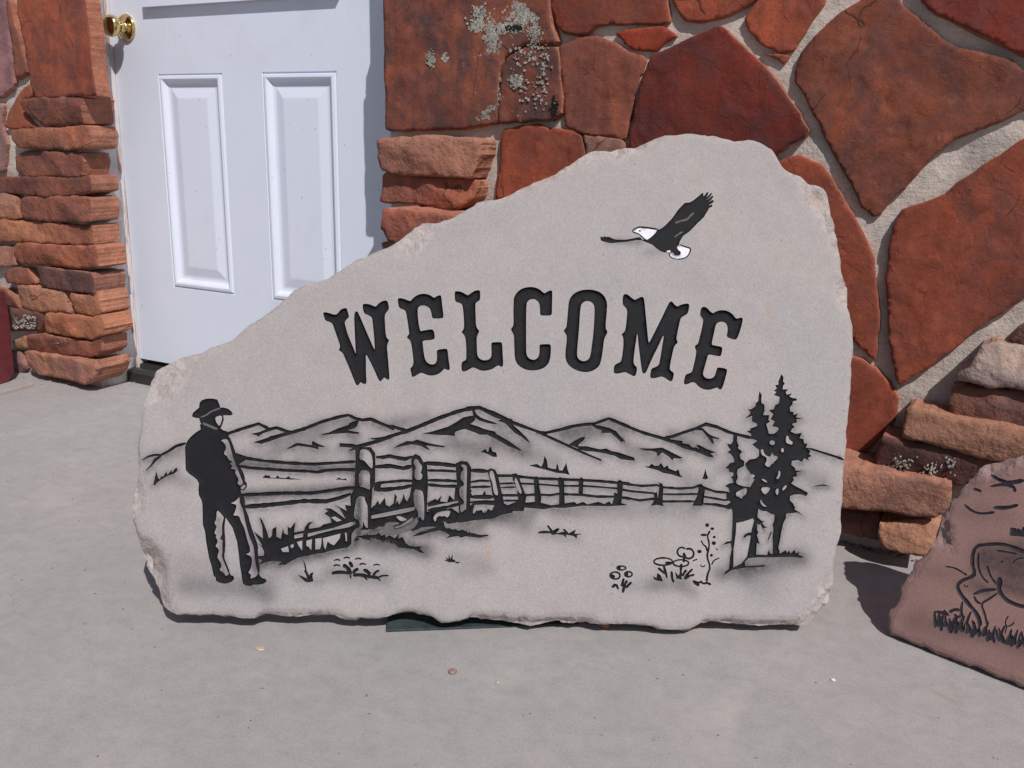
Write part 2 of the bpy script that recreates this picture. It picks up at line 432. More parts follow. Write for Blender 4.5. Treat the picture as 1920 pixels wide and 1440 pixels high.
def mortar_wall(name, x0, x1, z0, z1, side=None):
    """mortar bed: a displaced front sheet with returns"""
    nx = int((x1-x0)/.018); nz = int((min(z1, 1.15)-z0)/.018)
    verts, faces = [], []
    for j in range(nz+1):
        for i in range(nx+1):
            x = x0+(x1-x0)*i/nx; z = z0+(min(z1, 1.15)-z0)*j/nz
            e = 0 if i in (0, nx) else 1
            verts.append((x, WY-e*(fbm(x*13, z*13, 2.2)*.008+fbm(x*45, z*45, 5)*.003), z))
    for j in range(nz):
        for i in range(nx):
            a = j*(nx+1)+i; faces.append((a, a+1, a+nx+2, a+nx+1))
    k = len(verts)
    # the rest: upper front, two returns, top
    xu = x0+(.14 if x0 > -1.5 else 0)
    for (p0, p1, p2, p3) in (((xu, WY, 1.15), (x1, WY, 1.15), (x1, WY, z1), (xu, WY, z1)),
                             ((x0, WY, z0), (x0, WY, 1.15), (x0, WY+.35, 1.15), (x0, WY+.35, z0)),
                             ((xu, WY, 1.15), (xu, WY, z1), (xu, WY+.35, z1), (xu, WY+.35, 1.15)),
                             ((x0, WY, 1.15), (xu+.001, WY, 1.15), (xu+.001, WY+.35, 1.15), (x0, WY+.35, 1.15)),
                             ((x1, WY, z0), (x1, WY+.35, z0), (x1, WY+.35, z1), (x1, WY, z1)),
                             ((xu, WY, z1), (x1, WY, z1), (x1, WY+.35, z1), (xu, WY+.35, z1)),
                             ((x0, WY+.35, z0), (x0, WY+.35, z1), (x1, WY+.35, z1), (x1, WY+.35, z0))):
        faces.append((len(verts), len(verts)+1, len(verts)+2, len(verts)+3)); verts += [p0, p1, p2, p3]
    sm = [True]*(nx*nz)+[False]*7
    return new_obj(name, verts, faces, M_MORT, house, None, sm, ((x0+x1)/2, WY, 0))

wallR = mortar_wall('wall', XR, 1.6, -.02, 2.5)
wallR['label'] = 'flagstone wall with pale mortar joints right of the door'
wallL = mortar_wall('wall', -4.2, XL, -.02, 2.5)
wallL['label'] = 'stacked red ledge stones left of the door'
# lintel over the door, out of frame
v, f = boxv(XL+.002, XR-.002, WY+.004, WY+.34, 2.1, 2.498)
new_obj('lintel', v, f, M_MORT, house)

ORANGE = (.31, .105, .058); BRICK = (.27, .078, .046); DEEP = (.17, .035, .024); BROWN = (.225, .085, .058)
PINK = (.40, .20, .14); TAN = (.43, .225, .145); DARK = (.12, .06, .052); PALE = (.37, .295, .26); MAUVE = (.30, .18, .16)
def C(c, a=0.25, k=1.0): return (c[0]*k, c[1]*k, c[2]*k, a)

FLAG = [  # flagstones right of the door: outline, proud, colour, relief
 ("720,-60 1024,-60 1030,40 1043,84 988,81 947,104 936,130 934,170 932,231 860,241 735,245 725,240 722,100", .030, C(BROWN, .75, 1.05), .0025, (.01, 0)),
 ("992,86 1044,89 1048,140 1051,180 1049,214 1035,222 1000,225 936,231 938,170 940,132 950,108", .0285, C(BROWN, .8, .95), .0028, (.01, 0)),
 ("722,-66 1022,-66 1022,-175 790,-180 757,-172 736,-150 725,-110", .03, C(BROWN, .5, 1.0), .0025, (0, 0)),
 ("1031,-60 1240,-60 1252,20 1255,44 1210,46 1140,45 1118,50 1095,65 1075,63 1055,60 1042,45 1033,15", .022, C(BRICK, .25), .0018, (0, 0)),
 ("1266,-60 1440,-60 1420,-5 1400,10 1350,36 1310,41 1285,38 1275,30 1262,5", .020, C(BRICK, .2, 1.05), .0018, (0, 0)),
 ("1396,30 1425,0 1450,-60 1560,-60 1543,5 1522,38 1500,72 1485,97 1460,98 1430,85 1402,52", .020, C(BRICK, .2, 1.15), .002, (0, 0)),
 ("1430,100 1450,103 1480,102 1470,119 1456,110", .010, C(ORANGE, 0), .001, (0, 0)),
 ("1155,62 1175,57 1240,50 1266,67 1245,80 1226,95 1187,92 1170,80", .012, C((.31, .06, .028), .1), .001, (0, 0)),
 ("1049,90 1085,72 1115,68 1150,80 1180,100 1203,104 1208,115 1200,140 1190,175 1180,215 1173,262 1140,255 1090,248 1063,240 1056,205 1055,160 1050,120", .014, C(BROWN, .45, 1.2), .002, (0, 0)),
 ("1222,106 1290,75 1350,49 1364,60 1395,93 1425,118 1455,150 1480,188 1500,219 1515,244 1508,258 1480,270 1460,285 1440,302 1400,345 1250,350 1178,305 1181,260 1192,200 1210,132", .026, C(DEEP, .45), .0026, (.02, 0)),
 ("941,244 1000,233 1030,240 1075,245 1090,258 1098,300 1100,410 928,410 935,330 940,290", .018, C(BRICK, .2, 1.05), .002, (0, 0)),
 ("1094,252 1165,263 1171,275 1165,335 1107,335 1100,282", .008, C(MAUVE, .3, .8), .0015, (0, 0)),
 ("1615,2 1580,22 1555,42 1522,75 1500,107 1491,140 1491,155 1512,185 1540,240 1565,290 1600,356 1620,392 1640,405 1652,399 1675,370 1715,332 1737,303 1760,282 1795,257 1840,240 1890,220 1920,207 1985,183 1985,140 1920,131 1890,112 1845,100 1802,91 1765,73 1740,47 1715,29 1690,9 1672,-40 1640,-30", .022, C((.205, .072, .047), .55), .0032, (0, 0)),
 ("1725,-60 1728,0 1737,13 1760,29 1795,44 1840,66 1880,84 1920,101 1985,128 1985,-60", .030, C(DEEP, .3, 1.15), .002, (0, 0)),
 ("1691,396 1720,385 1770,367 1792,347 1830,320 1868,296 1920,262 1985,225 1985,508 1920,556 1885,581 1815,628 1810,636 1765,673 1715,703 1687,720 1682,710 1675,680 1670,647 1665,585 1662,525 1666,475 1675,430", .028, C(BRICK, .4, .95), .0022, (0, 0)),
 ("1497,292 1520,301 1540,312 1557,330 1580,374 1600,406 1620,440 1637,480 1642,537 1648,587 1645,625 1642,657 1642,675 1630,667 1615,652 1602,638 1500,600 1430,400 1440,330 1470,300", .016, C(BRICK, .15, 1.0), .0014, (0, 0)),
 ("1598,668 1620,680 1640,692 1660,711 1675,730 1683,745 1680,775 1672,795 1650,820 1625,845 1605,866 1585,869 1500,870 1480,700 1560,655", .018, C(BRICK, .1, 1.0), .0014, (0, 0)),
 # flagstones behind the leaning slab
 ("1112,345 1160,340 1420,352 1425,410 1490,605 1475,650 1300,640 1120,560", .014, C(BRICK, .3), .002, (0, 0)),
 ("935,425 1098,425 1108,560 1100,700 940,690", .016, C(BROWN, .3), .002, (0, 0)),
 ("1115,580 1290,655 1465,665 1480,860 1300,850 1112,790", .016, C(ORANGE, .3, .85), .002, (0, 0)),
]
for i, (s_, pr, c_, rel, tl) in enumerate(FLAG):
    stone_mesh('stone', pts(s_), max(pr*.72-.003, .0105), (c_[0]*.90, c_[1]*.80, c_[2]*.76, c_[3]), wallR, i+1, .03, .0013, .0060, rel, (0, 0), .0006, True, None, .0012, 0, .0015, .0035)

RQ = [  # ledge stones at the door corner and at the lower right
 ("708,263 790,258 860,261 892,266 890,285 880,320 872,332 850,331 790,327 730,322 711,318 706,290", .078, C((.40, .19, .13), .1, .92), .004, .10),
 ("716,327 800,331 865,338 880,340 885,352 880,372 850,390 830,391 780,382 709,377 709,365", .062, C(BROWN, .2, 1.2), .003, .09),
 ("711,398 725,395 850,407 885,415 860,470 800,470 722,452 711,430", .155, C((.34, .12, .08), .1), .004, .2),
 ("712,456 740,453 830,468 870,480 840,520 722,495 713,475", .13, C(PINK, .1, .8), .003, .2),
 ("712,500 850,525 840,580 715,545", .15, C(BRICK, .1), .003, .2), ("712,550 850,585 840,640 715,600", .13, C(PINK, .1, .7), .003, .2),
 ("712,606 850,645 845,700 715,655", .15, C(BRICK, .1), .003, .2), ("712,660 850,706 845,800 715,745", .14, C(PINK, .1, .7), .003, .2),
 ("1897,640 1915,616 1990,598 1990,652 1920,645", .05, C(DARK, .1), .003, .08),
 ("1842,655 1860,650 1985,664 1985,743 1920,731 1850,724 1796,711 1802,700 1820,690 1831,670", .075, C(PALE, .1, .95), .005, .10),
 ("1786,736 1800,731 1920,739 1990,749 1990,813 1920,806 1850,798 1787,789 1782,760", .055, C(DARK, .2, 1.25), .004, .09),
 ("1698,778 1712,773 1780,786 1850,801 1990,826 1990,880 1920,869 1880,867 1800,845 1740,830 1695,821 1694,800", .085, C(TAN, .15, .8), .004, .12),
 ("1656,823 1690,827 1750,840 1830,852 1842,861 1825,890 1800,911 1740,904 1660,884 1641,874 1645,850", .07, C(DARK, .3, 1.0), .003, .11),
 ("1845,868 1880,872 1990,886 1990,960 1900,950 1830,935 1815,905", .06, C(MAUVE, .2, .9), .004, .10),
 ("1535,868 1583,879 1640,889 1700,901 1765,914 1779,921 1775,950 1765,964 1745,974 1700,967 1600,956 1535,945", .105, C(PINK, .3, .86), .005, .14),
 ("1656,986 1700,981 1756,986 1750,1020 1735,1044 1700,1035 1656,1022 1651,1003", .085, C(TAN, .05, .95), .004, .12),
 ("1560,962 1600,966 1648,972 1648,1012 1600,1004 1560,996", .045, C(DARK, .1, 1.2), .003, .08),
]
for i, (s_, pr, c_, rel, dep) in enumerate(RQ):
    stone_mesh('stone', pts(s_), pr, c_, wallR, 40+i, dep, .0018, .0065, rel*.6, (0, 0), .0022, True, [M_ROUGH, M_EDGE], .003, 6, .0042, -.004)

LQ = [
 ("-40,-60 0,-60 8,-10 14,40 22,110 26,160 2,182 -40,186", .012, C((.30, .16, .17), .2), .002, .04),
 ("12,-60 18,5 28,50 48,132 40,140 30,150 22,85 13,20", .016, C(BROWN, .2), .002, .04),
 ("30,-60 140,-60 158,0 165,60 170,120 176,160 178,177 66,183 56,150 46,80 33,20", .028, C(BRICK, .45, 1.05), .002, .07),
 ("8,238 18,205 42,167 56,160 62,183 40,190 44,214 68,238 30,241", .012, C(ORANGE, .05), .002, .04),
 ("-40,190 5,195 2,235 12,265 8,320 -40,325", .010, C(MAUVE, .2), .002, .04),
 ("38,191 60,186 152,183 150,200 148,232 76,233 56,220 42,206", .030, C(BROWN, .5, 1.0), .003, .10),
 ("13,244 100,240 186,237 196,250 190,275 120,279 32,275 15,262", .036, C((.30, .12, .075), .3), .004, .10),
 ("20,291 50,284 141,288 144,300 142,329 40,330 22,318", .030, C(BROWN, .3, 1.05), .003, .10),
 ("-40,334 25,333 150,335 186,329 200,345 198,359 150,365 80,367 10,362 -40,360", .036, C(BROWN, .4, .95), .003, .10),
 ("-40,364 0,364 25,371 29,392 31,410 0,408 -40,408", .03, C(PINK, .3, .8), .003, .10),
 ("33,372 82,370 150,370 197,373 202,392 198,414 145,416 87,415 36,409 31,390", .036, C(BROWN, .3, 1.15), .004, .10),
 ("-40,412 0,413 35,417 105,421 172,426 196,422 204,447 202,457 140,459 75,455 0,451 -40,450", .030, C((.36, .15, .085), .2), .004, .10),
 ("-40,462 14,464 17,480 24,497 0,499 -40,500", .03, C(PINK, .2, .8), .003, .10),
 ("20,466 30,458 75,460 155,465 208,464 218,499 210,503 150,503 75,496 28,493 20,480", .040, C((.32, .115, .065), .3), .004, .10),
 ("10,511 25,503 50,506 61,530 50,533 15,529", .03, C(BROWN, .2), .003, .10),
 ("65,506 75,504 160,516 165,518 166,551 125,546 66,536", .050, C(DARK, .4, 1.15), .003, .115),
 ("30,538 42,537 66,539 117,548 122,567 129,584 82,584 38,577", .034, C(PINK, .15, .9), .004, .10),
 ("133,552 185,554 210,549 218,567 226,586 200,594 150,589 137,584", .036, C((.38, .17, .10), .2), .004, .10),
 ("-40,540 8,545 26,560 34,577 10,574 -40,570", .03, C(BROWN, .2, .8), .003, .10),
 ("-40,580 12,579 74,586 76,600 66,621 20,621 -40,620", .034, C(DARK, .2, 1.25), .004, .10),
 ("81,588 135,594 175,599 216,594 227,620 222,628 180,637 125,631 81,624 77,610", .050, C((.40, .16, .085), .15), .004, .105),
 ("20,640 46,632 47,654 25,655", .03, C((.38, .2, .11), .1), .003, .10),
 ("51,631 75,628 135,639 175,644 217,634 221,659 195,671 150,669 75,664 51,654", .044, C(BROWN, .3, 1.1), .004, .10),
 ("38,661 60,663 150,677 187,681 216,677 220,695 212,706 186,720 100,707 63,702 46,682", .056, C((.34, .165, .12), .2), .004, .11),
 ("-40,660 30,662 40,690 30,702 -40,700", .03, C(MAUVE, .2), .003, .10),
]
def fit_left(p):
    mx = max(x for x, _ in p)
    if mx < 180: return p
    k = (mx-40-140)/(mx-140)
    return [(x if x < 140 else 140+(x-140)*k, y) for x, y in p]
for i, (s_, pr, c_, rel, dep) in enumerate(LQ):
    dep *= .92
    stone_mesh('stone', fit_left(pts(s_)) if i > 4 else pts(s_), pr, c_, wallL, 70+i, dep if i > 3 else .035, .0018, .0065, rel*.6, (0, 0), .002, True, [M_ROUGH if i > 4 else M_RED, M_EDGE], 0.002 if i > 3 else .001, 5 if i > 4 else 0, .0032, -.002 if i > 3 else .004)

# the walls go on beyond the picture in the same flagstones
def to_px(x, z):
    q_ = np.array([x, WY, z])-CAM; return 960+FPX*(q_ @ _R)/(q_ @ _F), 720-FPX*(q_ @ _U)/(q_ @ _F)
fr2 = random.Random(31)
for (wl, xa, xb) in ((wallL, -4.18, XL-.03), (wallR, XR+.17, 1.58)):
    nx_ = int((xb-xa)/.3); nz_ = 9
    gp = {(i, j): (xa+(xb-xa)*i/nx_+(fr2.uniform(-.07, .07) if 0 < i < nx_ else 0), .02+2.42*j/nz_+(fr2.uniform(-.06, .06) if 0 < j < nz_ else 0)) for i in range(nx_+1) for j in range(nz_+1)}
    for i in range(nx_):
        for j in range(nz_):
            quad = [gp[(i, j)], gp[(i+1, j)], gp[(i+1, j+1)], gp[(i, j+1)]]
            pp = [to_px(*q_) for q_ in quad]
            if not (all(p[0] < -48 for p in pp) or all(p[1] < -68 for p in pp) or all(p[0] > 1996 for p in pp)): continue
            if wl is wallR and any(p[1] > -190 and p[0] < 1100 for p in pp): continue
            c_ = np.mean(quad, 0); quad = [tuple(c_+(np.array(q_)-c_)*.93) for q_ in quad]
            k = fr2.choice((BRICK, BROWN, DEEP, ORANGE)); stone_mesh('stone', quad, .015, C(k, .35, .85), wl, 200+i*9+j, .03, .0013, .02, .002, (0, 0), .0006, True, None, .0012, 0, .0015, .0035, True)
# lichen crusts and black moss on the door-corner flagstone
def crusts(name, items, mat, parent, yoff, seed):
    r = random.Random(seed); verts, faces = [], []
    for (u, vv, rad) in items:
        c = on_y(u, vv, WY-yoff); rad *= 1.2
        hk = min(1.0, rad/.0034); n = 15 if rad > .0018 else 7; k = len(verts); ph = r.random()*6.28; lob = r.choice((3, 4, 5))
        def rr_(a): return rad*(.8+.28*math.sin(lob*a+ph)+.18*math.sin(2.3*lob*a+ph*2)+r.uniform(-.16, .16))
        ed = [rr_(6.283*j/n) for j in range(n)]
        verts.append((c[0], c[1]-(.0007+r.random()*.0004)*hk, c[2]))
        for t_, hh in ((.42, .0007), (.78, .0010), (1.0, .0003), (1.04, -.003)):
            for j in range(n):
                a = 6.283*j/n; q = ed[j]*t_
                verts.append((c[0]+q*math.cos(a), c[1]-hh*(hk if hh > 0 else 1)-(r.uniform(-.0003, .0005)*hk if hh > 0 else 0), c[2]+q*math.sin(a)))
        for j in range(n): faces.append((k, k+1+(j+1) % n, k+1+j))
        for L in range(3):
            for j in range(n):
                a, b_ = k+1+L*n+j, k+1+L*n+(j+1) % n; faces.append((a, b_, b_+n, a+n))
    o = new_obj(name, verts, faces, mat, parent); o['kind'] = 'stuff'; return o
lr = random.Random(5); items = []
for (cu, cv, su, sv, n, r0) in ((985, 22, 22, 18, 170, .0032), (900, 28, 10, 14, 34, .003), (893, 48, 9, 8, 26, .003), (922, 70, 10, 22, 80, .003),
        (915, 100, 8, 5, 30, .0035), (950, 50, 22, 12, 60, .0028), (807, 110, 5, 8, 26, .0032), (834, 110, 4, 6, 14, .003), (872, 127, 4, 5, 12, .003),
        (899, 126, 4, 7, 10, .0026), (912, 142, 4, 8, 12, .0026), (930, 148, 5, 5, 10, .0026), (870, 215, 9, 8, 40, .0034), (905, 205, 12, 12, 46, .0032),
        (925, 185, 8, 10, 34, .003), (967, 155, 9, 9, 18, .0042), (985, 100, 22, 22, 16, .0038), (995, 180, 20, 22, 10, .003), (1018, 130, 8, 50, 18, .0036), (1003, 60, 8, 14, 40, .0026)):
    for _ in range(int(n*3.4)):
        u, vv = lr.gauss(cu, su*.75), lr.gauss(cv, sv*.75)
        if 726 < u < 1042 and -40 < vv < 234: items.append((u, vv, r0*.68*lr.uniform(.3, 1.2)))
crusts('lichen', items, M_LICH, wallR, .0186, 3)
it2 = [(lr.gauss(1038, 3), lr.gauss(203, 9), .0026*lr.uniform(.5, 1.2)) for _ in range(34)] + \
      [(lr.gauss(965, 10), lr.gauss(52, 3), .003*lr.uniform(.5, 1)) for _ in range(26)]
crusts('moss', it2, M_MOSS, wallR, .0190, 4)
it3 = []
for (cu, cv, su, sv, n) in ((1645, 860, 5, 8, 12), (1690, 868, 16, 9, 34), (1745, 880, 12, 9, 22), (1780, 870, 12, 12, 26)):
    for _ in range(n):
        u, vv = lr.gauss(cu, su*.7), lr.gauss(cv, sv*.6)
        if 1650 < u < 1825: it3.append((u, vv, .0014*lr.uniform(.4, 1.2)))
crusts('lichen', it3, M_LICH, wallR, .073, 6)
it4 = [(lr.uniform(24, 66), lr.uniform(590, 617), .0018*lr.uniform(.4, 1.2)) for _ in range(80)] + [(lr.gauss(105, 9), lr.gauss(637, 4), .0016*lr.uniform(.4, 1)) for _ in range(26)]
crusts('lichen', it4, M_LICH, wallL, .040, 8)

# ------------------------------------------------------------------ door, frame, threshold
jx0 = on_y(206, 150, DY-.012)[0]; dx0 = on_y(219, 160, DY)[0]
doorW = .915; dz0, dz1 = .055, 2.085
def R_(a, b, c_, d): # panel rectangle from the four measured corners on the door plane
    A, B, Cc, D_ = (on_y(*q, DY) for q in (a, b, c_, d))
    return ((A[0]+D_[0])/2, (B[0]+Cc[0])/2, (Cc[2]+D_[2])/2, (A[2]+B[2])/2)
p1 = R_((297, 141), (417, 134), (439, 551), (325, 540))
p2 = R_((489, 131), (633, 122), (645, 575), (512, 558))
p2 = (p2[0], p2[0]+(p1[1]-p1[0])*1.01, p1[2], p1[3]); 
lz = on_y(400, 7, DY)[2]; lx0 = on_y(276, 12, DY)[0]; lx1 = p2[1]+(p1[0]-lx0)
dx1 = p2[1]+(p1[0]-dx0)
def ring_panel(name, r, parent):
    x0, x1, z0, z1 = r
    prof = [(0, 0), (.0015, .003), (.0035, .003), (.006, -.002), (.012, -.003), (.016, -.001), (.024, .0075), (.029, .009), (.034, .009), (.056, .004), (.060, .0037)]
    verts, faces = [], []
    for (ins, y) in prof:
        verts += [(x0+ins, DY+y, z0+ins), (x1-ins, DY+y, z0+ins), (x1-ins, DY+y, z1-ins), (x0+ins, DY+y, z1-ins)]
    for k in range(len(prof)-1):
        for j in range(4):
            a, b_ = 4*k+j, 4*k+(j+1) % 4
            faces.append((a, b_, b_+4, a+4))
    k = 4*(len(prof)-1); faces.append((k, k+1, k+2, k+3))
    return new_obj(name, verts, faces, M_DOOR, parent, None, False, ((x0+x1)/2, DY, (z0+z1)/2))
def door_leaf():
    xs = [dx0, p1[0], p1[1], p2[0], p2[1], dx1]; 
    verts, faces = [], []
    def q(x0, x1, z0, z1):
        k = len(verts); verts.extend([(x0, DY, z0), (x1, DY, z0), (x1, DY, z1), (x0, DY, z1)]); faces.append((k, k+1, k+2, k+3))
    z0, z1 = p1[2], p1[3]
    q(dx0, dx1, dz0, z0); q(dx0, p1[0], z0, z1); q(p1[1], p2[0], z0, z1); q(p2[1], dx1, z0, z1); q(dx0, dx1, z1, dz1)
    for a, b_ in (((dx0, dz0), (dx1, dz0)), ((dx1, dz0), (dx1, dz1)), ((dx1, dz1), (dx0, dz1)), ((dx0, dz1), (dx0, dz0))):
        k = len(verts); verts.extend([(a[0], DY, a[1]), (a[0], DY+.044, a[1]), (b_[0], DY+.044, b_[1]), (b_[0], DY, b_[1])]); faces.append((k, k+1, k+2, k+3))
    return new_obj('door', verts, faces, M_DOOR, house, None, False, (dx0, DY, 0))
door = door_leaf(); door['label'] = 'white panelled door with a brass knob'
ring_panel('panel', p1, door); ring_panel('panel', p2, door)
# window trim above the panels
v, f = [], []
for (x0, x1, z0, z1) in ((lx0, lx1, lz, lz+.035), (lx0, lx1, 1.90, 1.935), (lx0, lx0+.035, lz+.035, 1.90), (lx1-.035, lx1, lz+.035, 1.90)):
    a, b_ = boxv(x0, x1, DY-.016, DY-.001, z0, z1); f += [tuple(i+len(v) for i in q) for q in b_]; v += a
new_obj('window_trim', v, f, M_DOOR, door, None, False, (lx0, DY, lz))
v, f = boxv(lx0+.034, lx1-.034, DY-.007, DY-.002, lz+.034, 1.901); new_obj('pane', v, f, M_GLASS, door)

def lathe_y(name, prof, c, mat, parent, n=40):
    verts, faces = [], []
    for (y, r) in prof:
        for j in range(n):
            a = 6.28318*j/n; verts.append((c[0]+r*math.cos(a), c[1]-y, c[2]+r*math.sin(a)))
    for k in range(len(prof)-1):
        for j in range(n):
            a, b_ = k*n+j, k*n+(j+1) % n; faces.append((a, b_, b_+n, a+n))
    faces.append(tuple(range((len(prof)-1)*n, len(prof)*n)))
    return new_obj(name, verts, faces, mat, parent, None, True, c)
kc = on_y(238, 52, DY)
lathe_y('door_knob', [(0, .031), (.003, .0325), (.006, .031), (.009, .026), (.011, .017), (.014, .0125), (.022, .0115), (.028, .012), (.032, .015), (.035, .0205), (.040, .0245), (.047, .026), (.054, .0235), (.058, .018), (.060, .010), (.0605, .004)], tuple(kc), M_BRASS, door)

# frame: left jamb, head, right jamb
fr = None
for (x0, x1, z0, z1) in ((jx0-.004, dx0-.002, .0, 2.1), (dx1+.003, dx1+.05, 0, 2.1)):
    a, b_ = boxv(x0, x1, DY-.014, DY+.06, z0, z1)
    new_obj('door_jamb', a, b_, M_JAMB, house, None, False, (x0, DY, 0))
# pale stucco filling the left reveal between stones and jamb
nz = 60; verts, faces = [], []
for j in range(nz+1):
    z = 2.1*j/nz
    for k, y in enumerate((WY+.015, WY+.04, WY+.07, DY-.014)):
        verts.append((XL+(.010, .010, .007, .004)[k]+.005*fbm(z*9, y*30, 3)-(0 if k else .012), y, z))
    verts.append((jx0-.006, DY-.0145+.001*fbm(z*20, 1, 1), z))
for j in range(nz):
    for k in range(4):
        a = j*5+k; faces.append((a, a+1, a+6, a+5))
new_obj('reveal_stucco', verts, faces, M_STUC, house, None, True, (XL, WY, 0))
# threshold
sx = [(0, .0), (.0, .028), (.012, .034), (.03, .034), (.034, .028), (.044, .028), (.048, .040), (.10, .046)]
verts, faces = [], []
y0 = 2.565*S-.052
for x in (jx0-.01, dx1+.045):
    for (dy, z) in sx: verts.append((x, y0+dy, z))
n = len(sx)
for k in range(n-1): faces.append((k, k+n, k+n+1, k+1))
faces.append(tuple(range(n))); 
new_obj('threshold', verts, faces, M_SILL, house, None, False, (jx0, y0, 0))

# ------------------------------------------------------------------ carved slabs
ZOOM = {'A': (560, 500, 4), 'B': (940, 500, 4), 'EA': (1100, 330, 6.4), 'C': (240, 720, 6), 'D': (240, 900, 6), 'E': (420, 740, 6), 'F': (640, 740, 6),
        'G': (860, 740, 6), 'H': (1100, 740, 6), 'I': (1300, 680, 6), 'J': (1300, 880, 6), 'K': (440, 900, 6), 'L': (640, 860, 6), 'M': (1080, 920, 6),
        'N': (860, 920, 6), 'Y': (1600, 840, 3.131), 'P': (0, 0, 1)}
def zp(z, s):
    x0, y0, k = ZOOM[z]; p = pts(s) if isinstance(s, str) else s
    return [(x0+a/k, y0+b/k) for a, b in p]
class Carve:
    def __init__(s): s.items = []; s.wm = 1.36
    def poly(s, grp, z, st, cls=1, smooth=1):
        p = zp(z, st)
        if grp in ('mountains', 'fence') and len(p) > 4 and cls == 1: smooth = 0
        if smooth: p = chaikin(p, True, smooth)
        s.items.append((grp, cls, np.array(p)))
    def stroke(s, grp, z, st, w, w2=None, cls=1, taper=True, smooth=1):
        p = zp(z, st); k = ZOOM[z][2]
        if grp in ('mountains', 'fence') and len(p) > 2:      # keep corners, add points along the way
            p = np.array(p, float); o_ = [p[0]]
            for a_, b_ in zip(p[:-1], p[1:]):
                m_ = max(1, int(np.linalg.norm(b_-a_)/7)); o_ += [a_+(b_-a_)*j/m_ for j in range(1, m_+1)]
            p = np.array(o_)
        else: p = np.array(chaikin(p, False, smooth) if smooth and len(p) > 2 else p, float)
        wmul = s.wm; n = len(p); w /= k; w2 = (w2/k) if w2 is not None else w
        tn = np.gradient(p, axis=0); tn /= (np.linalg.norm(tn, axis=1)[:, None]+1e-9)
        nn = np.stack([-tn[:, 1], tn[:, 0]], 1)
        t = np.linspace(0, 1, n); ww = (w+(w2-w)*t)/2*wmul
        if taper and n > 2: ww[0] *= .45; ww[-1] *= .45
        jit = np.array([1+.3*fbm(q[0]*.11, q[1]*.11, 4) for q in p])
        a = p+nn*(ww*jit)[:, None]; b = p-nn*(ww*jit)[:, None]
        s.items.append((grp, cls, np.vstack([a, b[::-1]])))
    def ell(s, grp, z, cx, cy, rx, ry, cls=1, n=12, rot=0):
        p = [(cx+rx*math.cos(6.283*i/n)*math.cos(rot)-ry*math.sin(6.283*i/n)*math.sin(rot), cy+rx*math.cos(6.283*i/n)*math.sin(rot)+ry*math.sin(6.283*i/n)*math.cos(rot)) for i in range(n)]
        s.items.append((grp, cls, np.array(zp(z, p))))
    def ring(s, grp, z, cx, cy, rx, ry, w, a0=0, a1=360):
        n = 16
        p = [(cx+rx*math.cos(math.radians(a0+(a1-a0)*i/n)), cy+ry*math.sin(math.radians(a0+(a1-a0)*i/n))) for i in range(n+1)]
        s.stroke(grp, z, p, w, taper=False, smooth=0)

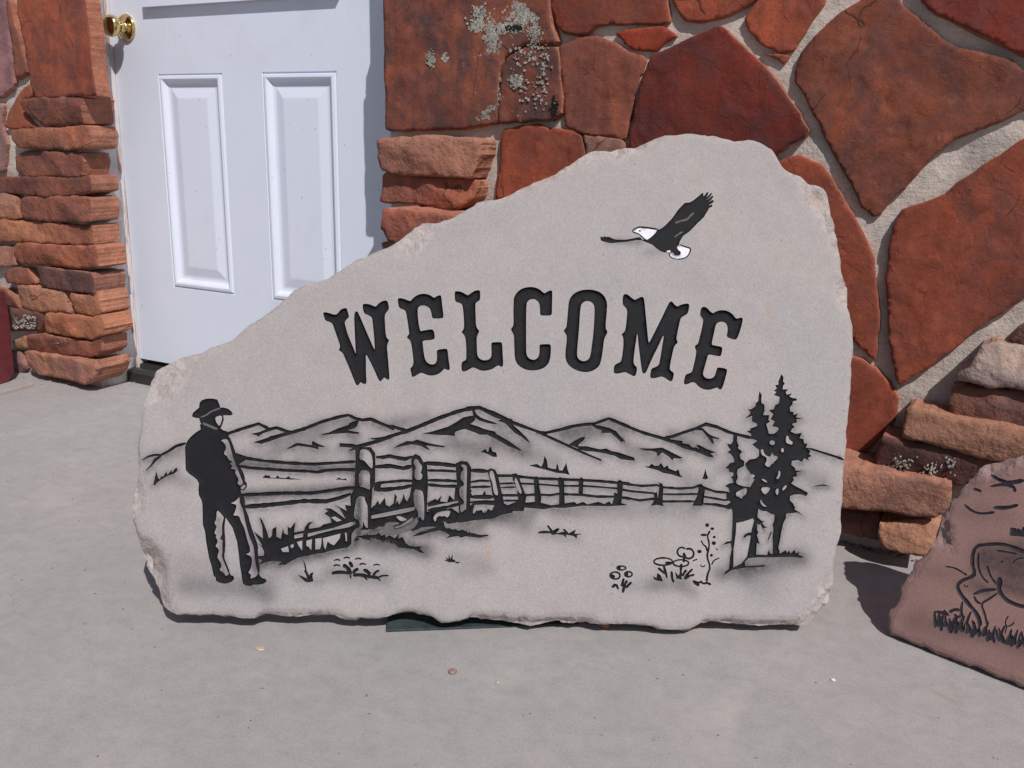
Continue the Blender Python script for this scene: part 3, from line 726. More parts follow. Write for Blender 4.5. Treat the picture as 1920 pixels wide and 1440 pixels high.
def carved_slab(root_name, outline_px, O, ex, n, thick, carve, depths, names, mats, grid, chips, paint_fn, loc, edge=(.006, .005)):
    ey = np.cross(n, ex)
    def to2(u, v_): q = on_plane(u, v_, O, n)-O; return np.array([q @ ex, q @ ey])
    def lin(P2): return O+P2[0]*ex+P2[1]*ey
    out = np.array([to2(*q) for q in outline_px])
    if area(out) < 0: out = out[::-1]
    out = np.array(chaikin(out, True, 1)); out = resample(out, .006)
    for i in range(len(out)):
        out[i] += .0022*np.array([fbm(out[i][0]*40, out[i][1]*40, 1), fbm(out[i][0]*40, out[i][1]*40, 5)])
    nb = len(out)
    lo, hi = out.min(0), out.max(0)
    items = [(g_, c_, np.array([to2(*q) for q in p])) for g_, c_, p in carve.items]
    allv = [tuple(q) for q in out]; edges = [(i, (i+1) % nb) for i in range(nb)]
    segs = []
    for g_, c_, p in items:
        keep = np.hypot(*(p-np.roll(p, 1, 0)).T) > 2e-4
        p = p[keep]
        k = len(allv); allv += [tuple(q) for q in p]; m = len(p)
        edges += [(k+i, k+(i+1) % m) for i in range(m)]
    cons = np.array(allv)
    gx = np.arange(lo[0], hi[0], grid); gy = np.arange(lo[1], hi[1], grid)
    rr = np.random.default_rng(3)
    G = np.array([(x, y) for x in gx for y in gy])+rr.uniform(-.3, .3, (len(gx)*len(gy), 2))*grid
    G = G[inside(G, out)]; G = G[dist_line(G, out, True) > grid*.5]
    allv = [Vector(q) for q in allv]+[Vector(q) for q in G]
    r = delaunay_2d_cdt(allv, edges, [], 0, 1e-6)
    W = np.array([tuple(q) for q in r[0]]); T = np.array([tuple(t_) for t_ in r[2]])
    cen = W[T].mean(1)
    ok = inside(cen, out); T = T[ok]; cen = cen[ok]
    cls = np.zeros(len(T), int); grp = np.full(len(T), -1)
    gid = {}
    for g_, c_, p in items:
        gi = gid.setdefault(g_, len(gid))
        m = inside(cen, p)
        if c_ == 0: cls[m] = 0; grp[m] = -1
        else: cls[m] = c_; grp[m] = gi
    # chips and worn edge
    dd = dist_line(W, out, True)
    Z = np.zeros(len(W)); chip = np.zeros(len(W))
    nz1 = np.array([fbm(q[0]*17, q[1]*17, 2) for q in W]); nz2 = np.array([fbm(q[0]*70, q[1]*70, 8) for q in W])
    wv = edge[0]*(1+.9*nz1); t_ = np.clip(1-dd/np.maximum(wv, .002), 0, 1)
    Z -= edge[1]*t_**1.3; chip = np.maximum(chip, t_*.8)
    for inner, outer, slope, maxd in chips:
        inn = np.array([to2(*q) for q in inner]); poly = np.array([to2(*q) for q in list(inner)+list(outer)])
        wob = W+.0022*np.stack([nz2, nz1], 1)
        m = inside(wob, poly)
        d_ = dist_line(wob[m], inn)
        z_ = np.minimum(d_*slope+.0022, maxd)*(1+.35*nz2[m]+.25*nz1[m])
        Z[m] = np.minimum(Z[m], -z_); chip[m] = np.maximum(chip[m], np.clip(d_/.006+.3, 0, 1))
    Z += .0006*nz1
    # paint attribute (R airbrush, G chipped stone, B stain)
    pw = np.zeros((len(W), 4)); pw[:, 1] = chip; pw[:, 3] = 1
    P3 = O+W[:, :1]*ex+W[:, 1:2]*ey
    q = P3-CAM; px = np.stack([960+FPX*(q @ _R)/(q @ _F), 720-FPX*(q @ _U)/(q @ _F)], 1)
    R0, B0 = paint_fn(px); pw[:, 0] = R0; pw[:, 2] = B0
    root = empty(root_name, loc)
    # body: front faces + sides + back
    cnt = {}
    for t3 in T:
        for a, b_ in ((t3[0], t3[1]), (t3[1], t3[2]), (t3[2], t3[0])): cnt[(a, b_)] = 1
    nxt = [(a, b_) for (a, b_) in cnt if (b_, a) not in cnt]
    base = np.where(grp < 0)[0]
    used = np.unique(T[base]); idx = -np.ones(len(W), int); idx[used] = np.arange(len(used))
    verts = [tuple(lin(W[i])+n*Z[i]) for i in used]; col = [pw[i] for i in used]
    faces = [tuple(idx[t3]) for t3 in T[base]]; sm = [bool(q_) for q_ in (chip[T[base]].min(1) < .3)]
    bset = sorted({a for a, _ in nxt})
    ctr = out.mean(0)
    nrm = {}
    for a, b_ in nxt:
        e = W[b_]-W[a]; nn = np.array([e[1], -e[0]]); nn /= (np.linalg.norm(nn)+1e-9)
        nrm[a] = nrm.get(a, 0)+nn; nrm[b_] = nrm.get(b_, 0)+nn
    r0 = {a: idx[a] for a in bset}
    for L, (dz, off) in enumerate(((.22, .0015), (.5, .002), (.78, -.001), (1.0, -.006))):
        r1 = {}
        for a in bset:
            nn = nrm[a]/(np.linalg.norm(nrm[a])+1e-9)
            o_ = off+.0035*fbm(W[a][0]*24, W[a][1]*24, L*3.3+1)+.0015*fbm(W[a][0]*90, W[a][1]*90, L*3.3)
            r1[a] = len(verts); verts.append(tuple(lin(W[a]+nn*o_)+n*min(-thick*dz, Z[a]-.001)))
            col.append((0, 1 if L < 3 else .6, 0, 1))
        for a, b_ in nxt: faces.append((r0[b_], r0[a], r1[a], r1[b_])); sm.append(False)
        r0 = r1
    # back, triangulated with the outline
    bk = {a: i for i, a in enumerate(bset)}
    rb = delaunay_2d_cdt([Vector(W[a]) for a in bset], [(bk[a], bk[b_]) for a, b_ in nxt], [], 0, 1e-7)
    Wb = np.array([tuple(q_) for q_ in rb[0]]); Tb = np.array([tuple(q_) for q_ in rb[2]]); Tb = Tb[inside(Wb[Tb].mean(1), out)]
    if len(Wb) == len(bset):
        for t3 in Tb: faces.append(tuple(r0[bset[i]] for i in t3[::-1])); sm.append(False)
    body = new_obj('slab', verts, faces, mats[0], root, None, sm, loc)
    ca = body.data.color_attributes.new('paint', 'FLOAT_COLOR', 'POINT')
    ca.data.foreach_set('color', np.array(col, np.float32).ravel())
    # carved parts
    tri_of = {}
    for k, t3 in enumerate(T):
        for a, b_ in ((t3[0], t3[1]), (t3[1], t3[2]), (t3[2], t3[0])): tri_of[(a, b_)] = k
    edge_v = set()
    wall_e = []
    for (a, b_), k in tri_of.items():
        o_ = tri_of.get((b_, a))
        if grp[k] >= 0 and o_ is not None and grp[o_] < 0: wall_e.append((a, b_, k)); edge_v.add(a); edge_v.add(b_)
    parts = {}
    for g_, gi in gid.items():
        fs = np.where(grp == gi)[0]
        if len(fs) == 0: continue
        D_ = depths(g_)
        us = np.unique(T[fs]); ix = {u: i for i, u in enumerate(us)}
        vs = []
        for u in us:
            d_ = D_*(.62 if u in edge_v else 1.0)
            vs.append(tuple(lin(W[u])+n*(Z[u]-d_)))
        fc = [tuple(ix[u] for u in t3) for t3 in T[fs]]; mi = [cls[k]-1 for k in fs]; smm = [True]*len(fc)
        top = {}
        for a, b_, k in wall_e:
            if grp[k] != gi: continue
            for u in (a, b_):
                if u not in top: top[u] = len(vs); vs.append(tuple(lin(W[u])+n*Z[u]))
            fc.append((ix[b_], ix[a], top[a], top[b_])); mi.append(cls[k]-1); smm.append(False)
        base_name, lab = names(g_)
        o_ = new_obj(base_name, vs, fc, mats[1:], root, mi, smm, tuple(np.array(vs).mean(0)))
        if lab: o_['label'] = lab
        parts[g_] = o_
    return root

# ---- the welcome slab
cv = Carve()
LET = [('W', 'A', "182,347 200,340 235,350 268,360 290,355 310,325 340,310 362,312 370,345 380,378 355,398 345,420 350,440 365,500 390,560 415,620 428,655 428,640 425,590 420,480 415,370 425,335 440,335 452,355 505,480 567,622 571,615 565,520 555,420 550,380 525,365 490,350 480,310 480,285 490,278 530,280 560,295 580,300 595,280 625,258 655,252 668,262 675,290 678,320 655,345 645,370 648,430 652,500 660,535 680,550 668,575 662,600 668,660 675,750 682,840 675,850 655,840 640,830 630,845 615,860 605,858 595,840 560,760 520,680 502,655 505,700 505,800 510,870 500,882 480,878 465,865 455,880 440,893 430,885 415,850 380,760 345,680 330,645 305,630 302,620 312,600 300,560 275,490 255,430 235,415 200,405 190,375"),
 ('E1', 'A', "742,240 760,235 790,240 825,255 840,258 855,238 885,215 920,203 950,203 985,212 1015,235 1030,225 1050,215 1068,215 1072,240 1078,300 1085,350 1086,380 1075,388 1010,390 1000,380 995,345 985,315 960,295 925,290 900,300 893,320 893,360 900,430 912,485 930,480 985,470 1005,472 1015,485 1022,530 1015,545 985,550 930,555 930,580 940,660 950,700 970,725 1000,735 1020,730 1035,710 1038,680 1035,630 1045,622 1110,613 1118,630 1122,680 1130,730 1135,765 1125,780 1105,770 1090,765 1080,780 1050,805 1010,818 970,815 935,800 915,795 890,810 860,828 848,825 845,800 835,765 855,745 862,720 855,650 845,580 835,550 812,535 815,520 830,505 825,470 815,400 805,340 795,325 765,315 750,300 745,270"),
 ('L', 'A', "1170,185 1190,183 1225,190 1250,205 1270,215 1290,200 1320,180 1350,175 1362,182 1362,245 1350,258 1328,270 1325,300 1328,380 1330,440 1340,465 1357,483 1343,510 1335,535 1337,620 1340,665 1355,690 1385,703 1420,700 1440,685 1447,660 1445,600 1445,575 1455,567 1515,565 1527,575 1530,650 1535,730 1530,750 1515,752 1500,740 1485,745 1450,770 1400,782 1360,778 1325,760 1305,755 1280,770 1250,785 1230,787 1222,775 1220,725 1232,710 1255,700 1258,670 1255,560 1245,515 1222,495 1225,485 1240,465 1240,400 1232,310 1225,280 1200,270 1175,262 1170,230"),
 ('C', 'B', "92,260 95,230 115,195 150,165 200,152 240,152 280,165 310,190 325,200 340,190 365,177 380,180 383,200 380,300 380,355 370,367 300,367 290,358 290,300 280,265 255,245 225,242 200,255 188,280 186,400 186,620 190,665 210,690 240,700 265,692 282,670 287,630 285,590 295,582 360,580 372,590 372,640 365,700 345,740 305,768 245,780 190,775 145,755 115,725 100,685 97,600 95,520 85,495 70,470 85,450 92,430 90,340"),
 ('O', 'B', "505,270 515,235 545,200 590,178 645,170 700,175 750,195 780,230 795,275 790,350 782,440 785,470 798,490 785,515 770,545 762,620 750,700 735,745 700,775 650,792 600,790 545,770 505,740 482,700 480,640 490,560 490,520 480,500 466,480 485,460 490,440 498,350"),
 ('M', 'B', "912,215 930,203 950,210 980,235 1000,250 1020,240 1050,225 1068,230 1075,270 1085,380 1095,480 1104,572 1112,565 1150,490 1200,390 1250,285 1265,262 1280,260 1300,285 1320,300 1345,285 1390,275 1410,280 1408,310 1400,350 1375,365 1345,385 1335,430 1320,500 1312,540 1325,570 1300,590 1290,620 1275,690 1262,760 1270,780 1295,795 1290,830 1282,858 1265,860 1235,840 1210,825 1190,825 1160,835 1125,838 1115,825 1120,790 1125,765 1150,755 1180,740 1190,700 1205,600 1222,497 1180,590 1130,690 1090,785 1075,802 1058,798 1052,770 1040,680 1028,580 1020,488 1010,560 998,640 990,715 1000,740 1018,755 1015,790 1005,820 990,822 960,805 930,790 905,795 870,803 845,800 842,770 848,740 870,725 895,715 905,680 915,600 915,550 912,525 900,508 915,495 930,480 940,400 945,330 935,310 915,290 908,270"),
 ('E2', 'B', "1498,310 1520,298 1545,310 1570,340 1590,350 1610,335 1650,325 1695,330 1735,355 1755,385 1770,390 1800,380 1812,390 1805,430 1785,500 1765,545 1745,548 1695,530 1690,515 1698,480 1695,445 1680,420 1650,412 1620,420 1605,445 1595,500 1575,585 1595,590 1640,598 1658,605 1655,640 1645,672 1625,672 1570,660 1550,660 1540,700 1520,770 1512,800 1520,825 1545,840 1580,838 1600,820 1610,790 1618,758 1640,755 1685,765 1695,775 1685,820 1665,890 1650,920 1635,922 1620,905 1600,912 1560,925 1515,920 1480,900 1455,870 1430,865 1400,880 1375,885 1368,870 1375,830 1385,808 1410,800 1430,790 1440,750 1460,660 1462,630 1450,605 1455,590 1475,580 1485,540 1505,460 1515,400 1505,385 1490,365 1492,340")]
for nm, z, s_ in LET: cv.poly('letter_'+nm, z, s_)
cv.poly('letter_O', 'B', "595,300 605,275 630,258 660,258 685,272 700,300 697,400 690,500 675,620 668,670 650,700 620,710 590,702 570,680 568,640 575,560 585,440 590,350", 0)
# eagle
cv.poly('eagle', 'EA', "845,645 880,640 930,605 975,560 1020,515 1060,460 1100,400 1150,350 1180,320 1230,320 1270,300 1310,270 1350,235 1385,205 1400,200 1400,240 1395,265 1430,280 1460,320 1475,370 1460,410 1430,450 1410,490 1370,530 1330,565 1290,610 1240,660 1200,690 1160,715 1135,755 1115,790 1110,825 1085,845 1100,880 1130,910 1125,945 1090,955 1050,950 1040,920 1010,920 980,915 940,920 890,905 840,870 790,825 740,805 690,785 650,765 700,760 715,765 760,735 800,710 830,680", 1, 1)
for a in ("1385,275 1430,240 1455,195", "1415,285 1465,250 1500,205", "1435,310 1480,280 1515,240", "1455,335 1495,315 1520,295", "1465,372 1490,362 1505,350"):
    cv.stroke('eagle', 'EA', a, 24, 16)
cv.poly('eagle', 'EA', "165,750 165,725 185,735 180,718 200,742 210,715 235,738 255,725 300,745 340,762 400,764 460,766 520,756 590,742 640,732 672,772 600,770 530,782 470,792 400,797 350,800 300,806 250,797 200,786 172,774")
cv.poly('eagle', 'EA', "560,662 610,625 640,618 700,625 780,630 845,642 835,670 800,710 740,755 715,764 690,742 660,712 635,692 595,675", 3)
cv.stroke('eagle', 'EA', "548,670 556,645 610,618 650,610 740,620 860,640", 12, 14)
cv.stroke('eagle', 'EA', "548,672 590,682 630,694 670,734 715,768", 11, 14)
cv.ell('eagle', 'EA', 640, 656, 16, 9)
cv.poly('eagle', 'EA', "1085,840 1130,830 1180,850 1235,870 1240,890 1225,930 1200,965 1150,985 1100,992 1050,985 1010,970 998,938 1022,925 1045,952 1090,957 1127,947 1132,910 1095,880", 3)
cv.stroke('eagle', 'EA', "1115,822 1180,848 1235,862 1250,882 1235,925 1205,970 1150,993 1090,998 1030,985 1000,962 985,925", 11)
cv.poly('eagle', 'EA', "958,908 975,890 1008,893 1005,910", 3, 0)
cv.stroke('eagle', 'EA', "1065,562 1140,532 1210,520 1250,470 1290,438", 14, 16, 2)
cv.stroke('eagle', 'EA', "1055,732 1110,690 1160,665", 12, 12, 2)
# cowboy
cow = zp('C', "718,365 730,325 770,290 800,265 805,210 835,180 880,165 950,163 1005,175 1025,220 1040,265 1080,265 1130,280 1165,310 1180,340 1155,355 1110,352 1072,352 1078,400 1062,455 1042,498 1070,520 1120,535 1142,555 1132,590 1150,640 1175,720 1200,790 1225,870 1245,930 1280,990 1305,1070 1338,1120 1336,1160 1306,1198 1268,1192 1275,1230 1295,1290 1315,1350 1325,1420")
cow += zp('D', "1335,400 1352,480 1385,580 1415,660 1442,740 1444,840 1454,950 1470,1040 1480,1072 1505,1100 1550,1115 1562,1140 1530,1165 1470,1177 1410,1177 1380,1192 1320,1187 1293,1160 1283,1110 1273,1040 1258,960 1248,860 1238,780 1228,700 1203,620 1178,540 1138,480 1100,425 1088,450 1078,520 1080,620 1090,700 1086,780 1074,870 1108,950 1142,1040 1155,1070 1185,1080 1197,1110 1170,1142 1120,1162 1080,1166 1020,1152 988,1130 988,1100 962,1075 955,1040 938,960 912,880 893,780 878,690 866,580 842,500 840,400 836,270")
cow += zp('C', "828,1310 798,1250 792,1190 798,1120 778,1080 738,1045 688,1010 652,970 647,900 645,790 643,710 668,640 708,590 768,540 818,510 808,460 823,450 813,430 800,385 760,382")
cv.items.append(('cowboy', 1, np.array(cow)))
cv.poly('cowboy', 'C', "980,378 1000,366 1040,354 1058,362 1058,400 1046,440 1032,472 1014,460 990,425", 0)
cv.stroke('cowboy', 'C', "808,372 870,352 920,312 980,286 1040,268", 13, 11, 2)
cv.stroke('cowboy', 'C', "835,440 900,466 960,492 1000,505", 22, 14, 2)
cv.poly('cowboy', 'C', "1045,635 1080,622 1112,620 1134,650 1154,720 1170,780 1190,850 1218,920 1243,980 1272,1060 1294,1110 1280,1138 1250,1140 1230,1110 1250,1080 1215,1020 1200,985 1220,965 1150,950 1180,925 1140,890 1180,880 1130,850 1115,810 1080,790 1085,760 1105,730 1100,690 1070,650", 0)
cv.poly('cowboy', 'C', "1265,1165 1290,1142 1312,1132 1322,1150 1305,1180 1275,1185", 0)
cv.poly('cowboy', 'D', "1250,185 1260,220 1255,250 1280,300 1298,340 1306,400 1320,470 1345,570 1370,650 1402,720 1414,760 1424,850 1434,930 1444,980 1462,1040 1455,1070 1420,1100 1370,1110 1390,1070 1350,1040 1375,1010 1395,940 1395,880 1370,850 1320,835 1370,820 1375,770 1350,700 1330,620 1310,540 1270,460 1250,400 1180,400 1200,370 1220,310 1220,275 1150,260 1200,245 1235,210", 0)
cv.poly('cowboy', 'D', "1000,335 1040,370 1082,420 1070,450 1056,520 1060,600 1052,630 1037,660 1068,685 1058,720 1062,800 1055,860 1072,900 1098,960 1122,1020 1136,1060 1095,1085 1085,1050 1025,1010 1050,980 1050,940 1010,880 1005,860 1025,800 1015,770 980,745 1010,700 1005,670 985,640 1000,620 970,600 985,560 1000,520 970,490 995,440", 0)
for z_, s_, w_ in (('C', "1132,600 1155,650 1180,730 1205,800 1230,880 1250,940 1285,1000 1310,1080", 20), ('D', "1300,330 1340,400 1358,480 1390,580 1420,660 1446,740 1448,840 1458,950 1472,1040", 22), ('D', "1088,430 1075,520 1078,620 1086,700 1082,780 1068,870 1104,955 1138,1050", 16)):
    cv.stroke('cowboy', z_, s_, w_, w_)
# mountains
mt = 'mountains'
cv.stroke(mt, 'C', "160,855 230,815 300,798 370,800 450,760 540,700 655,665", 14, 30)
cv.stroke(mt, 'C', "375,808 310,850 260,920 200,975", 28, 10)
cv.poly(mt, 'C', "320,985 340,1060 360,1075 375,1035 395,1045 430,990 445,1020 490,970 500,1000 525,955 550,940 555,975 520,1010 450,1030 390,1065 340,1100 300,1140 285,1135", 1, 0)
cv.stroke(mt, 'E', "40,440 200,385 390,327 510,388 590,372 700,410 770,430", 26, 26, taper=False)
cv.poly(mt, 'E', "305,440 400,420 480,385 545,375 560,395 440,435 380,475 370,460")
cv.poly(mt, 'E', "330,535 395,515 500,480 520,465 590,450 690,420 760,415 820,400 760,445 640,480 500,530 415,555")
cv.stroke(mt, 'E', "750,428 900,385 1100,305 1300,248 1400,230 1480,268 1560,286 1650,275 1780,330 1920,385", 28, 28, taper=False)
cv.poly(mt, 'E', "1095,445 1180,425 1280,380 1400,340 1410,320 1470,295 1530,270 1495,355 1460,380 1390,400 1520,425 1520,440 1440,440 1380,430 1200,445 1110,455")
cv.poly(mt, 'E', "700,610 810,545 850,545 990,570 990,525 1010,525 1060,555 1140,585 1110,590 1060,585 1065,615 1020,605 960,590 830,575 740,605")
cv.stroke(mt, 'F', "560,345 640,380 760,410", 26, 26)
cv.stroke(mt, 'F', "-20,565 80,572 170,580 270,562 420,520 580,460 760,402 900,347 1100,262 1300,192 1430,158 1550,145 1700,208 1820,262 1920,302", 30, 36, taper=False)
cv.stroke(mt, 'F', "330,495 440,497 560,465", 18, 24)
cv.stroke(mt, 'F', "90,630 160,600 230,578", 16, 36)
cv.poly(mt, 'F', "910,435 1000,420 1100,390 1200,360 1290,310 1370,255 1440,240 1490,235 1510,280 1480,310 1450,330 1520,350 1620,390 1730,415 1740,440 1880,520 2035,630 2000,625 1880,580 1740,500 1640,450 1560,450 1490,420 1390,385 1330,400 1280,420 1275,465 1200,455 1100,455 990,445")
cv.stroke(mt, 'F', "1480,165 1505,235 1560,275 1650,305 1748,327", 44, 14)
cv.poly(mt, 'F', "590,600 650,560 740,522 800,525 850,505 900,520 980,545 1080,565 1165,578 1155,592 1060,585 950,570 1000,625 960,612 900,580 850,565 780,560 680,580")
cv.poly(mt, 'G', "435,290 500,275 560,280 600,330 680,400 760,480 805,540 780,530 700,470 630,430 570,370 520,320 460,300")
cv.stroke(mt, 'G', "240,148 400,228 600,312 900,420 980,460 1200,560 1370,640 1450,675 1605,738", 34, 16, taper=False)
cv.stroke(mt, 'G', "880,425 980,430 1150,392 1300,352 1420,335 1520,328 1690,268 1800,312 1920,362", 26, 26, taper=False)
cv.poly(mt, 'G', "1240,560 1300,520 1380,480 1425,470 1410,510 1350,560 1340,600")
cv.poly(mt, 'G', "1330,580 1440,580 1500,595 1590,615 1660,605 1720,635 1800,650 1920,690 1970,705 1985,740 1930,740 1820,725 1760,690 1640,660 1520,640 1430,635 1350,620")
cv.poly(mt, 'H', "50,340 130,345 250,372 330,410 370,460 430,520 430,540 410,520 395,540 340,490 270,430 200,430 170,435 165,400 110,385")
cv.stroke(mt, 'H', "240,268 430,348 640,430 860,492 1000,540 1200,612 1330,662 1422,697", 26, 26)
cv.stroke(mt, 'H', "850,492 960,472 1100,422 1210,387 1340,332 1460,362 1600,422 1720,455 1870,490", 26, 26)
cv.poly(mt, 'H', "1200,395 1300,372 1370,440 1420,468 1495,490 1480,500 1415,490 1430,550 1410,550 1360,480 1300,405")
cv.poly(mt, 'H', "950,505 1080,520 1075,545 1150,560 1190,600 1230,590 1270,620 1230,565 1260,565 1350,610 1455,650 1390,660 1420,700 1380,690 1280,650 1180,630 1080,600 960,540")
cv.poly(mt, 'H', "585,600 640,605 740,605 850,595 960,650 1080,710 1050,720 980,715 965,740 930,700 850,650 800,695 785,650 740,635 640,625")
for z, s_ in (('H', "640,810 700,805 735,775 760,800 810,800 835,765 870,820 910,795 925,830 960,845 1000,860 1035,840 1050,900 1085,930 1040,925 950,895 860,880 800,850 700,825"),
              ('H', "1335,835 1350,900 1368,935 1340,955 1300,945 1315,910"), ('G', "245,645 300,610 330,650 345,590 365,590 380,640 420,650 435,700 390,700 340,675 290,655"),
              ('G', "790,795 880,780 930,810 950,770 965,690 990,730 1005,820 1060,835 1095,835 1105,770 1120,800 1130,850 1165,855 1195,800 1210,765 1225,840 1240,880 1250,905 1200,890 1100,880 980,845 880,820"),
              ('E', "430,935 470,900 490,912 510,905 525,935 580,935 605,905 620,930 690,940 730,915 745,938 880,952 760,955 600,945 500,942"), ('E', "1255,955 1300,930 1310,945 1350,948 1370,940 1385,965 1330,958")):
    cv.poly('hill_grass%d' % len(cv.items), z, s_, 1, 0)
cv.stroke(mt, 'I', "1270,962 1330,972 1450,1010 1560,1045 1705,1092", 16, 20)
cv.poly(mt, 'I', "1335,1392 1400,1380 1465,1368 1540,1393 1460,1385 1400,1392", 1, 0)
# fence
fe = 'fence'
cv.stroke(fe, 'E', "105,655 180,690 250,715 450,745 700,767 1000,782 1250,767 1490,752", 28, 24)
cv.stroke(fe, 'E', "150,800 300,825 500,838 700,852 950,862 1050,872 1150,852 1300,842 1500,845", 24, 26)
cv.poly(fe, 'E', "110,660 200,690 270,720 170,780 155,770")
cv.stroke(fe, 'E', "190,1128 450,1117 700,1107 1000,1107 1200,1077 1400,1050 1520,1050", 30, 28)
cv.stroke(fe, 'E', "220,1262 450,1245 650,1225 900,1196 1150,1200 1300,1162 1430,1115", 38, 34)
cv.stroke(fe, 'E', "205,1120 215,1190 230,1265", 30, 30)
cv.poly(fe, 'F', "160,590 330,590 380,660 382,800 378,1000 350,1060 342,1180 332,1300 330,1440 310,1520 130,1520 140,1400 110,1300 100,1140 150,1050 152,1000 155,850 160,780", 1, 1)
cv.poly(fe, 'F', "208,632 240,610 300,620 345,680 355,780 350,830 330,825 290,780 260,740 202,730", 0)
cv.poly(fe, 'F', "198,850 300,850 325,900 320,960 325,1075 290,1060 250,1040 195,1038", 0)
cv.stroke(fe, 'F', "390,702 470,705 540,690 640,712 720,724 800,695", 30, 32)
cv.stroke(fe, 'F', "380,812 550,802 700,828 800,802", 36, 36)
cv.stroke(fe, 'F', "370,1000 480,987 700,967 900,977", 24, 22)
cv.poly(fe, 'F', "365,990 450,990 440,1050 500,1062 365,1085", 1, 0)
cv.stroke(fe, 'F', "370,1065 500,1068 700,1045 800,1020", 38, 36)
cv.poly(fe, 'F', "335,1275 380,1240 410,1190 430,1240 490,1160 500,1240 540,1260 590,1220 600,1110 625,1150 610,1230 630,1190 650,1240 690,1170 700,1110 720,1180 740,1200 770,1140 790,1020 812,1020 818,1260 832,1262 680,1295 500,1330 335,1365", 1, 0)
cv.poly(fe, 'F', "785,700 835,668 885,690 920,755 965,800 975,1000 965,1200 960,1400 930,1430 800,1400 850,1320 820,1260 785,1240 795,1000 800,860 790,800")
cv.poly(fe, 'F', "825,720 860,730 880,770 910,800 905,850 890,880 915,900 900,960 830,960 820,860 840,820 810,770", 0)
cv.poly(fe, 'F', "815,1060 890,1080 925,1110 935,1300 930,1410 905,1400 885,1350 860,1400 830,1430 850,1350 885,1300 880,1260 815,1240", 0)
cv.stroke(fe, 'F', "925,770 1100,778 1310,802", 30, 34)
cv.stroke(fe, 'F', "960,852 1150,855 1310,866", 22, 22)
cv.stroke(fe, 'F', "965,962 1200,967 1330,977", 24, 26)
cv.stroke(fe, 'F', "965,1012 1150,1030 1330,1030", 26, 26)
cv.poly(fe, 'F', "965,1220 1020,1190 1060,1170 1080,1190 1130,1130 1110,1200 1190,1210 1215,1130 1270,1190 1280,1050 1335,1040 1335,1190 1200,1215 975,1262", 1, 0)
cv.stroke(fe, 'F', "970,1302 1200,1262 1360,1222", 28, 26)
cv.poly(fe, 'F', "1288,772 1350,745 1420,755 1460,820 1458,900 1452,1100 1445,1380 1330,1380 1318,1250 1300,1000 1288,850")
cv.poly(fe, 'F', "1340,790 1390,785 1415,820 1410,1000 1405,1200 1405,1355 1340,1335 1335,1240 1380,1230 1378,1190 1332,1150 1327,1040 1385,1020 1370,975 1342,960 1342,880 1380,840 1360,810", 0)
cv.stroke(fe, 'F', "1445,852 1550,855 1650,862", 36, 36)
cv.stroke(fe, 'F', "1445,985 1560,967 1690,972", 20, 20)
cv.stroke(fe, 'F', "1445,1042 1550,1037 1680,1035", 22, 22)
cv.stroke(fe, 'F', "1450,1150 1570,1150 1720,1150", 34, 34)
cv.stroke(fe, 'F', "1445,1212 1570,1208 1740,1200", 26, 24)
cv.poly(fe, 'F', "1445,1060 1470,1080 1455,1100 1475,1140 1445,1145", 1, 0)
cv.poly(fe, 'F', "1580,1140 1600,1100 1620,1080 1625,1140", 1, 0)
cv.poly(fe, 'F', "1640,850 1680,828 1730,845 1762,910 1792,1050 1822,1180 1842,1290 1760,1290 1700,1130 1680,1000 1660,920")
cv.poly(fe, 'F', "1667,862 1700,850 1720,900 1740,1000 1770,1130 1730,1130 1710,1080 1700,990 1670,930", 0)
cv.poly(fe, 'L', "300,560 640,600 830,560 940,600 1240,555 1330,620 1440,540 1480,500 1720,475 1800,490 1920,545 1925,605 1800,632 1720,670 1570,685 1400,700 1200,735 1150,700 1150,770 1060,800 900,805 840,820 780,810 850,700 800,660 660,750 560,780 480,790 330,800 300,780")
cv.poly(fe, 'L', "335,640 500,605 700,565 832,540 825,580 700,612 500,650 340,676", 0, 0)
cv.poly(fe, 'L', "610,650 660,645 690,660 750,685 680,708 650,690", 0)
cv.poly(fe, 'L', "480,770 500,715 640,715 655,735 560,760 640,790 800,700 860,650 862,720 800,800 700,830 600,860 470,850 380,840 330,860 310,830 380,790 430,760", 2)
cv.poly(fe, 'L', "1035,660 1060,620 1120,592 1230,580 1215,640 1190,665 1160,640 1140,652 1100,642 1072,662 1060,715 1040,690", 0)
cv.poly(fe, 'L', "1475,610 1500,520 1600,515 1720,525 1700,575 1680,590 1650,560 1635,590 1610,630 1580,575 1520,590 1490,620", 0, 0)
cv.poly(fe, 'L', "175,420 260,425 265,470 300,540 297,700 302,785 272,770 247,690 242,770 212,800 172,850 120,920 110,870 160,790 200,770 212,690 140,670 152,560", 0)
cv.poly(fe, 'L', "885,350 925,380 935,600 930,695 905,690 885,640 860,690 868,600 815,520 812,345", 0)
cv.poly(fe, 'L', "180,870 300,860 390,858 420,830 450,870 490,850 500,890 540,860 600,900 650,840 640,900 690,880 720,950 760,980 830,995 915,985 880,1010 935,1065 880,1055 820,1020 740,1010 640,1000 600,950 540,920 480,910 470,950 430,900 320,890 330,920 180,880", 1, 0)
cv.poly(fe, 'L', "1150,700 1160,760 1180,790 1210,780 1250,800 1290,790 1310,812 1370,800 1420,830 1500,842 1560,862 1640,853 1662,865 1560,890 1480,882 1400,872 1340,890 1320,872 1240,880 1175,897 1220,860 1160,825 1100,805", 1, 0)
cv.poly(fe, 'L', "790,877 880,825 1000,800 1080,775 1130,740 1160,770 1110,805 1000,825 900,860", 1, 0)
cv.poly(fe, 'L', "800,815 900,775 1000,765 1075,768 1000,790 880,812 810,840", 2, 0)
gb = random.Random(4)
